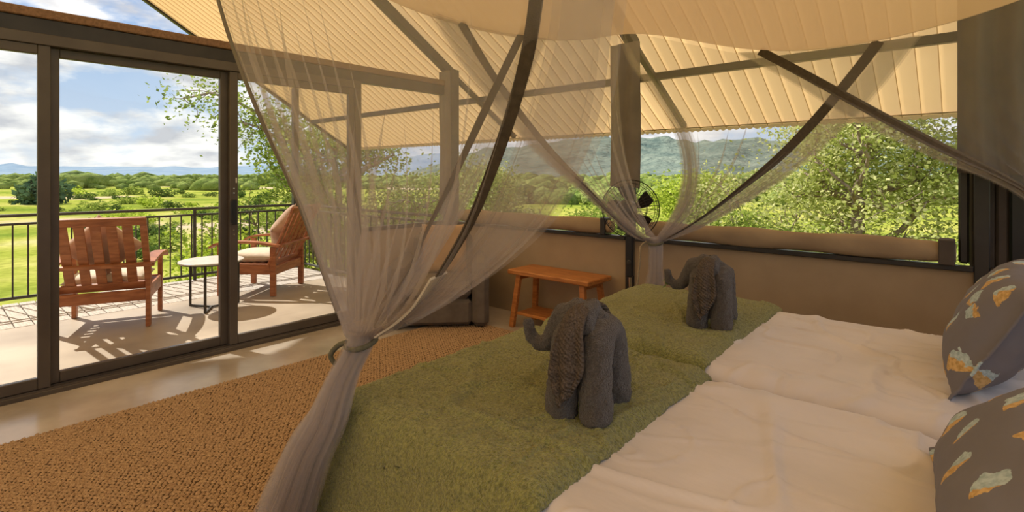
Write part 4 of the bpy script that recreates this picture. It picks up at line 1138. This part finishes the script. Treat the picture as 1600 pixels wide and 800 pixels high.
def leaves_mesh(name, P, size, rng, up=.3):
    K = len(P)
    d = rng.normal(size=(K, 3)); d[:, 2] = d[:, 2] * .6 - .15; d /= np.linalg.norm(d, axis=1, keepdims=True)
    q = rng.normal(size=(K, 3)); s = np.cross(d, q); s /= np.linalg.norm(s, axis=1, keepdims=True) + 1e-9
    L = size * rng.uniform(.6, 1.35, K)[:, None]
    V = np.stack([P, P + d * L * .5 + s * L * .30, P + d * L, P + d * L * .5 - s * L * .30], 1).reshape(-1, 3)
    F = np.arange(K * 4).reshape(-1, 4)
    return mesh_np(name, V, F)
def tree(name, base, H, R, nleaf, lsize, seed, mat, label, cat='tree', group=None, trunk_r=.14, fork=.25, lean=(0, 0), extra=None, nb=9, sig=.30, flat=.75):
    rng = np.random.default_rng(seed); rd = random.Random(seed)
    t = empty(name, base, label=label, cat=cat, group=group)
    mb = MB(); tips = []
    def branch(p, d, L, r, lvl):
        N = 6; pts = [p]; dd = d.normalized()
        for i in range(N):
            dd = (dd + Vector((rd.gauss(0, .22), rd.gauss(0, .22), rd.gauss(.03, .16)))).normalized()
            pts.append(pts[-1] + dd * (L / N))
        mb.tube(pts, [r * (1 - .7 * i / N) for i in range(N + 1)], 6 if lvl < 2 else 4, cap=False)
        if lvl >= 2:
            tips.extend(pts[2:]); return
        kids = 5 if lvl == 1 else 5
        for k in range(kids):
            i = rd.randint(2, N); q = pts[i]
            sd = Vector((rd.gauss(0, 1), rd.gauss(0, 1), rd.gauss(.25, .6))).normalized()
            branch(q, (dd * .7 + sd).normalized(), L * rd.uniform(.42, .62), r * .42, lvl + 1)
        tips.extend(pts[-2:])
    fz = H * fork; top = Vector((lean[0], lean[1], H * .62))
    tp = [Vector((0, 0, 0)), Vector((rd.gauss(0, .1), rd.gauss(0, .1), fz * .5)), Vector((lean[0] * .4, lean[1] * .4, fz)), Vector((lean[0] * .75, lean[1] * .75, (fz + H * .62) / 2)), top]
    mb.tube(tp, [trunk_r * 1.25, trunk_r, trunk_r * .85, trunk_r * .6, trunk_r * .35], 9, cap=False)
    for k in range(nb):
        a = 2 * math.pi * (k + rd.random() * .6) / nb; f = rd.random()
        i = 2 if f < .45 else (3 if f < .8 else 4)
        el = rd.uniform(-.05, .75) if i == 2 else rd.uniform(.2, 1.3)
        L = (R * .85 if i < 4 else R * .7) * rd.uniform(.7, 1.1)
        branch(tp[i], Vector((math.cos(a), math.sin(a), math.tan(min(el, 1.1)) * flat)), L, trunk_r * .5, 0 if nleaf > 6000 else 1)
    for e in (extra or ()):
        pts = [Vector(q) for q in catmull(e, 10)]
        mb.tube(pts, [trunk_r * .35 * (1 - .8 * i / 9) + .006 for i in range(10)], 6, cap=False)
        for i in range(4, 10):
            for k in range(4):
                branch(pts[i], Vector((rd.gauss(0, 1), rd.gauss(0, 1), rd.gauss(-.1, .6))), rd.uniform(.35, .8), .012, 2)
    mb.build('trunk', M_bark, t, True)
    T = np.array([tuple(q) for q in tips]); w = rng.integers(0, len(T), nleaf)
    P = T[w] + rng.normal(0, 1, (nleaf, 3)) * np.array([sig, sig, sig * .7])
    P = P[P[:, 2] > .15]
    link('foliage', leaves_mesh('foliage', P, lsize, rng), mat, t, kind='stuff')
    return t
def at(px, d, z=GZ):    # compass bearing (as image column at camera) and distance -> ground point
    l = (px - 800) / 816.0
    return (d * (-.661 + .75 * l), d * (.75 + .661 * l), z)
# big tree outside the right window and its neighbours
tree('gnarled_tree', (-2.0, 14.4, GZ), 6.2, 2.7, 30000, .10, 5, L_olive, 'large pale green gnarled tree outside the window behind the far bed', trunk_r=.20, nb=12, sig=.40, fork=.3)
tree('gnarled_tree', (2.0, 14.8, GZ), 6.6, 2.4, 26000, .11, 9, L_mid, 'leafy green tree right of the large gnarled tree, beside the brown flap', trunk_r=.2, nb=10)
tree('leafy_tree', (-6.1, 15.2, GZ), 3.9, 1.6, 15000, .11, 12, L_bright, 'bright yellow-green tree left of the gnarled tree, under the distant hill', trunk_r=.1, nb=9)
tree('leafy_tree', (-4.4, 13.0, GZ), 3.2, 1.1, 8000, .09, 14, L_mid, 'low green tree at the foot of the large gnarled tree', trunk_r=.08, nb=8)
tree('leafy_tree', (-8.6, 12.8, GZ), 2.7, 1.2, 9000, .10, 17, L_mid, 'small rounded tree seen left of the middle window post', trunk_r=.09)
tree('leafy_tree', (-8.0, 9.6, GZ), 2.5, .9, 7000, .08, 19, L_bright, 'bright green shrub just beyond the sill above the bench', cat='shrub', trunk_r=.06)
tree('leafy_tree', (-11.6, 12.4, GZ), 4.6, 1.6, 14000, .11, 23, L_olive, 'olive green tree seen through the net above the armchair', trunk_r=.12)
# tree at the veranda corner with long overhanging boughs
tree('acacia_tree', (-10.6, 6.2, GZ), 5.6, 2.1, 17000, .085, 29, L_mid, 'green tree leaning over the veranda railing corner', trunk_r=.17, nb=10, lean=(.3, -.2), sig=.30,
     extra=[[(0, 0, 2.6), (-.6, -.6, 4.2), (-1.2, -1.4, 5.0), (-1.7, -2.0, 5.35), (-1.95, -2.5, 5.2)], [(0, 0, 2.4), (-.4, -.6, 3.6), (-.8, -1.2, 4.5), (-1.0, -1.7, 4.7)]])
tree('leafy_tree', (-4.6, 10.2, GZ), 2.5, .9, 9000, .075, 41, L_olive, 'low olive shrub under the large gnarled tree, left part', cat='shrub', trunk_r=.05)
tree('leafy_tree', (-2.4, 10.0, GZ), 2.6, .9, 9000, .075, 43, L_mid, 'low green shrub under the large gnarled tree, middle part', cat='shrub', trunk_r=.05)
tree('leafy_tree', (-.4, 10.3, GZ), 2.7, .9, 9000, .075, 45, L_olive, 'low olive shrub by the window end, below the brown flap', cat='shrub', trunk_r=.05)
tree('leafy_tree', (-10.0, 7.7, GZ), 4.1, 1.5, 12000, .085, 61, L_olive, 'olive tree seen through the net just right of the door jamb', trunk_r=.09)
tree('leafy_tree', (-10.2, 10.0, GZ), 4.2, 1.5, 12000, .085, 63, L_mid, 'green tree seen through the net at the tent corner post', trunk_r=.09)
tree('leafy_tree', (-6.6, 10.6, GZ), 2.6, 1.0, 8000, .08, 67, L_mid, 'low green shrub behind the fan and middle window post', cat='shrub', trunk_r=.05)
tree('leafy_tree', (-10.4, 3.9, GZ), 2.9, 1.2, 5000, .09, 33, L_bright, 'low bright green shrub behind the side-on chair', cat='shrub', trunk_r=.05)
tree('leafy_tree', (-8.6, 6.3, GZ), 2.6, 1.3, 5000, .08, 35, L_mid, 'low green shrub below the side railing', cat='shrub', trunk_r=.05)

# bushes dotted on the plain
def bush_mesh(seed, n=620):
    rng = np.random.default_rng(seed); P = []
    for c in range(7):
        ctr = np.array([rng.normal(0, .32), rng.normal(0, .32), rng.uniform(.15, .55)]); r = rng.uniform(.25, .45)
        d = rng.normal(size=(n // 7, 3)); d /= np.linalg.norm(d, axis=1, keepdims=True)
        P.append(ctr + d * r * rng.uniform(.75, 1.05, (n // 7, 1)))
    P = np.concatenate(P); P[:, 2] = np.abs(P[:, 2])
    return leaves_mesh('bush', P, .17, rng)
BM = [bush_mesh(100 + k) for k in range(5)]
BMAT = [L_mid, L_dark, L_bright, L_mid, L_dark]
for m_, q in zip(BM, BMAT): m_.materials.append(q)
rb = random.Random(8); nbush = 0; placed = [(*at(66, 60)[:2], 5.0)]
for k in range(170):
    px = rb.uniform(-120, 520)
    d = 3.6 * 816 / rb.triangular(24, 150, 34)
    if px < 190 and d < 45 and rb.random() < .75: continue
    if d < 18: continue
    x, y_, z = at(px, d)
    s_ = rb.uniform(.45, 1.25) * (.75 + d / 75)
    if any(math.hypot(x - a_, y_ - b_) < 1.0 * (s_ + c_) for a_, b_, c_ in placed): continue
    placed.append((x, y_, s_))
    tone = ('mid-green', 'dark green', 'yellow-green', 'mid-green', 'dark green')[k % 5]
    span = 'left of the slatted chair' if px < 90 else 'above the slatted chair' if px < 230 else 'between the two chairs' if px < 345 else 'right of the middle door stile'
    far = 'far out' if d > 60 else 'halfway out' if d > 32 else 'near'
    o = link('bush', BM[k % 5], None, None, (x, y_, z - .05), label=f'{tone} bush {far} on the grassy plain, {span}', cat='bush', group='bushes on the plain')
    o.rotation_euler = (0, 0, rb.uniform(0, 6.28)); o.scale = (s_, s_, s_ * rb.uniform(.6, .95)); nbush += 1
o = link('bush_tree', bush_mesh(300, 2400), L_blue, None, at(66, 60), label='big dark blue-green bush standing alone behind the left door stile', cat='bush')
o.scale = (3.6, 3.6, 4.1)
# belt of trees on the horizon
def belt():
    rng = np.random.default_rng(77); V = []; F = []; b = 0
    import bmesh
    bm = bmesh.new(); bmesh.ops.create_icosphere(bm, subdivisions=1, radius=1.0)
    sv = np.array([v.co[:] for v in bm.verts]); sf = np.array([[v.index for v in f.verts] for f in bm.faces]); bm.free()
    for k in range(2600):
        px = rng.uniform(-500, 1900); d = rng.uniform(120, 480) if px < 700 else rng.uniform(60, 400)
        l = (px - 800) / 816.0; x = d * (-.661 + .75 * l); y_ = d * (.75 + .661 * l)
        s_ = rng.uniform(.9, 2.3) * (1 + (d > 250) * .5) * (1.8 if rng.random() < .05 else 1)
        n = 1 + .8 * vnoise(sv[:, 0] * 2.1 + k, sv[:, 1] * 2.1 + sv[:, 2] * 1.7, k)
        V.append(sv * n[:, None] * np.array([s_ * 1.3, s_ * 1.3, s_ * .72]) + np.array([x, y_, GZ + s_ * .35])); F.append(sf + b); b += len(sv)
    return mesh_np('tree_belt', np.concatenate(V), np.concatenate(F), True)
M_belt = pbr('belt_green', (.12, .18, .04), (.32, .37, .11), 1.0, .5, bump=.9, bscale=1.6, bdist=.8, spec=0.0)
link('tree_belt', belt(), M_belt, label='belt of distant bushes and trees on the horizon of the plain', cat='trees', kind='stuff')
# hills
def ridge(name, a0, a1, dist, prof, seed, mat, label):
    n, m = 160, 26; A = np.linspace(a0, a1, n); V = np.zeros((n, m, 3))
    for i, px in enumerate(A):
        l = (px - 800) / 816.0; h = np.interp(px, [p[0] for p in prof], [p[1] for p in prof])
        for j in range(m):
            s_ = j / (m - 1); d = dist * (1 - .45 * (1 - s_))
            hh = h * (s_ ** 1.4) + h * .16 * (float(vnoise(px * .022, s_ * 4, seed)) + .5 * float(vnoise(px * .07, s_ * 9, seed + 1))) * (.3 + s_)
            V[i, j] = (d * (-.661 + .75 * l), d * (.75 + .661 * l), GZ - 2 + max(hh, 0))
    return link(name, mesh_np(name, V.reshape(-1, 3), grid_faces(n, m), True), mat, label=label, cat='hill')
M_hill = pbr('wooded_hill', (.10, .145, .13), (.22, .26, .21), 1.0, .022, bump=.8, bscale=.09, bdist=9, spec=0.0, detail=9)  # dulled bluish green: distance haze is mixed into the base colour
M_hill_haze = pbr('far_hill', (.20, .28, .38), (.27, .34, .42), 1.0, .01, spec=0.0)  # the blue is atmospheric haze painted into the hill colour
ridge('wooded_hill', 640, 1750, 900, [(640, 10), (760, 48), (860, 62), (930, 78), (985, 74), (1050, 64), (1110, 66), (1130, 68), (1240, 58), (1330, 52), (1750, 50)], 3, M_hill, 'long wooded hill on the horizon between the window posts')
ridge('far_hill', -300, 760, 2200, [(-300, 34), (0, 46), (20, 50), (60, 38), (130, 34), (220, 38), (300, 34), (500, 50), (640, 80), (760, 90)], 6, M_hill_haze, 'low haze-blue hills far away on the horizon of the plain')
print('objects', len(bpy.data.objects), 'bushes', nbush)
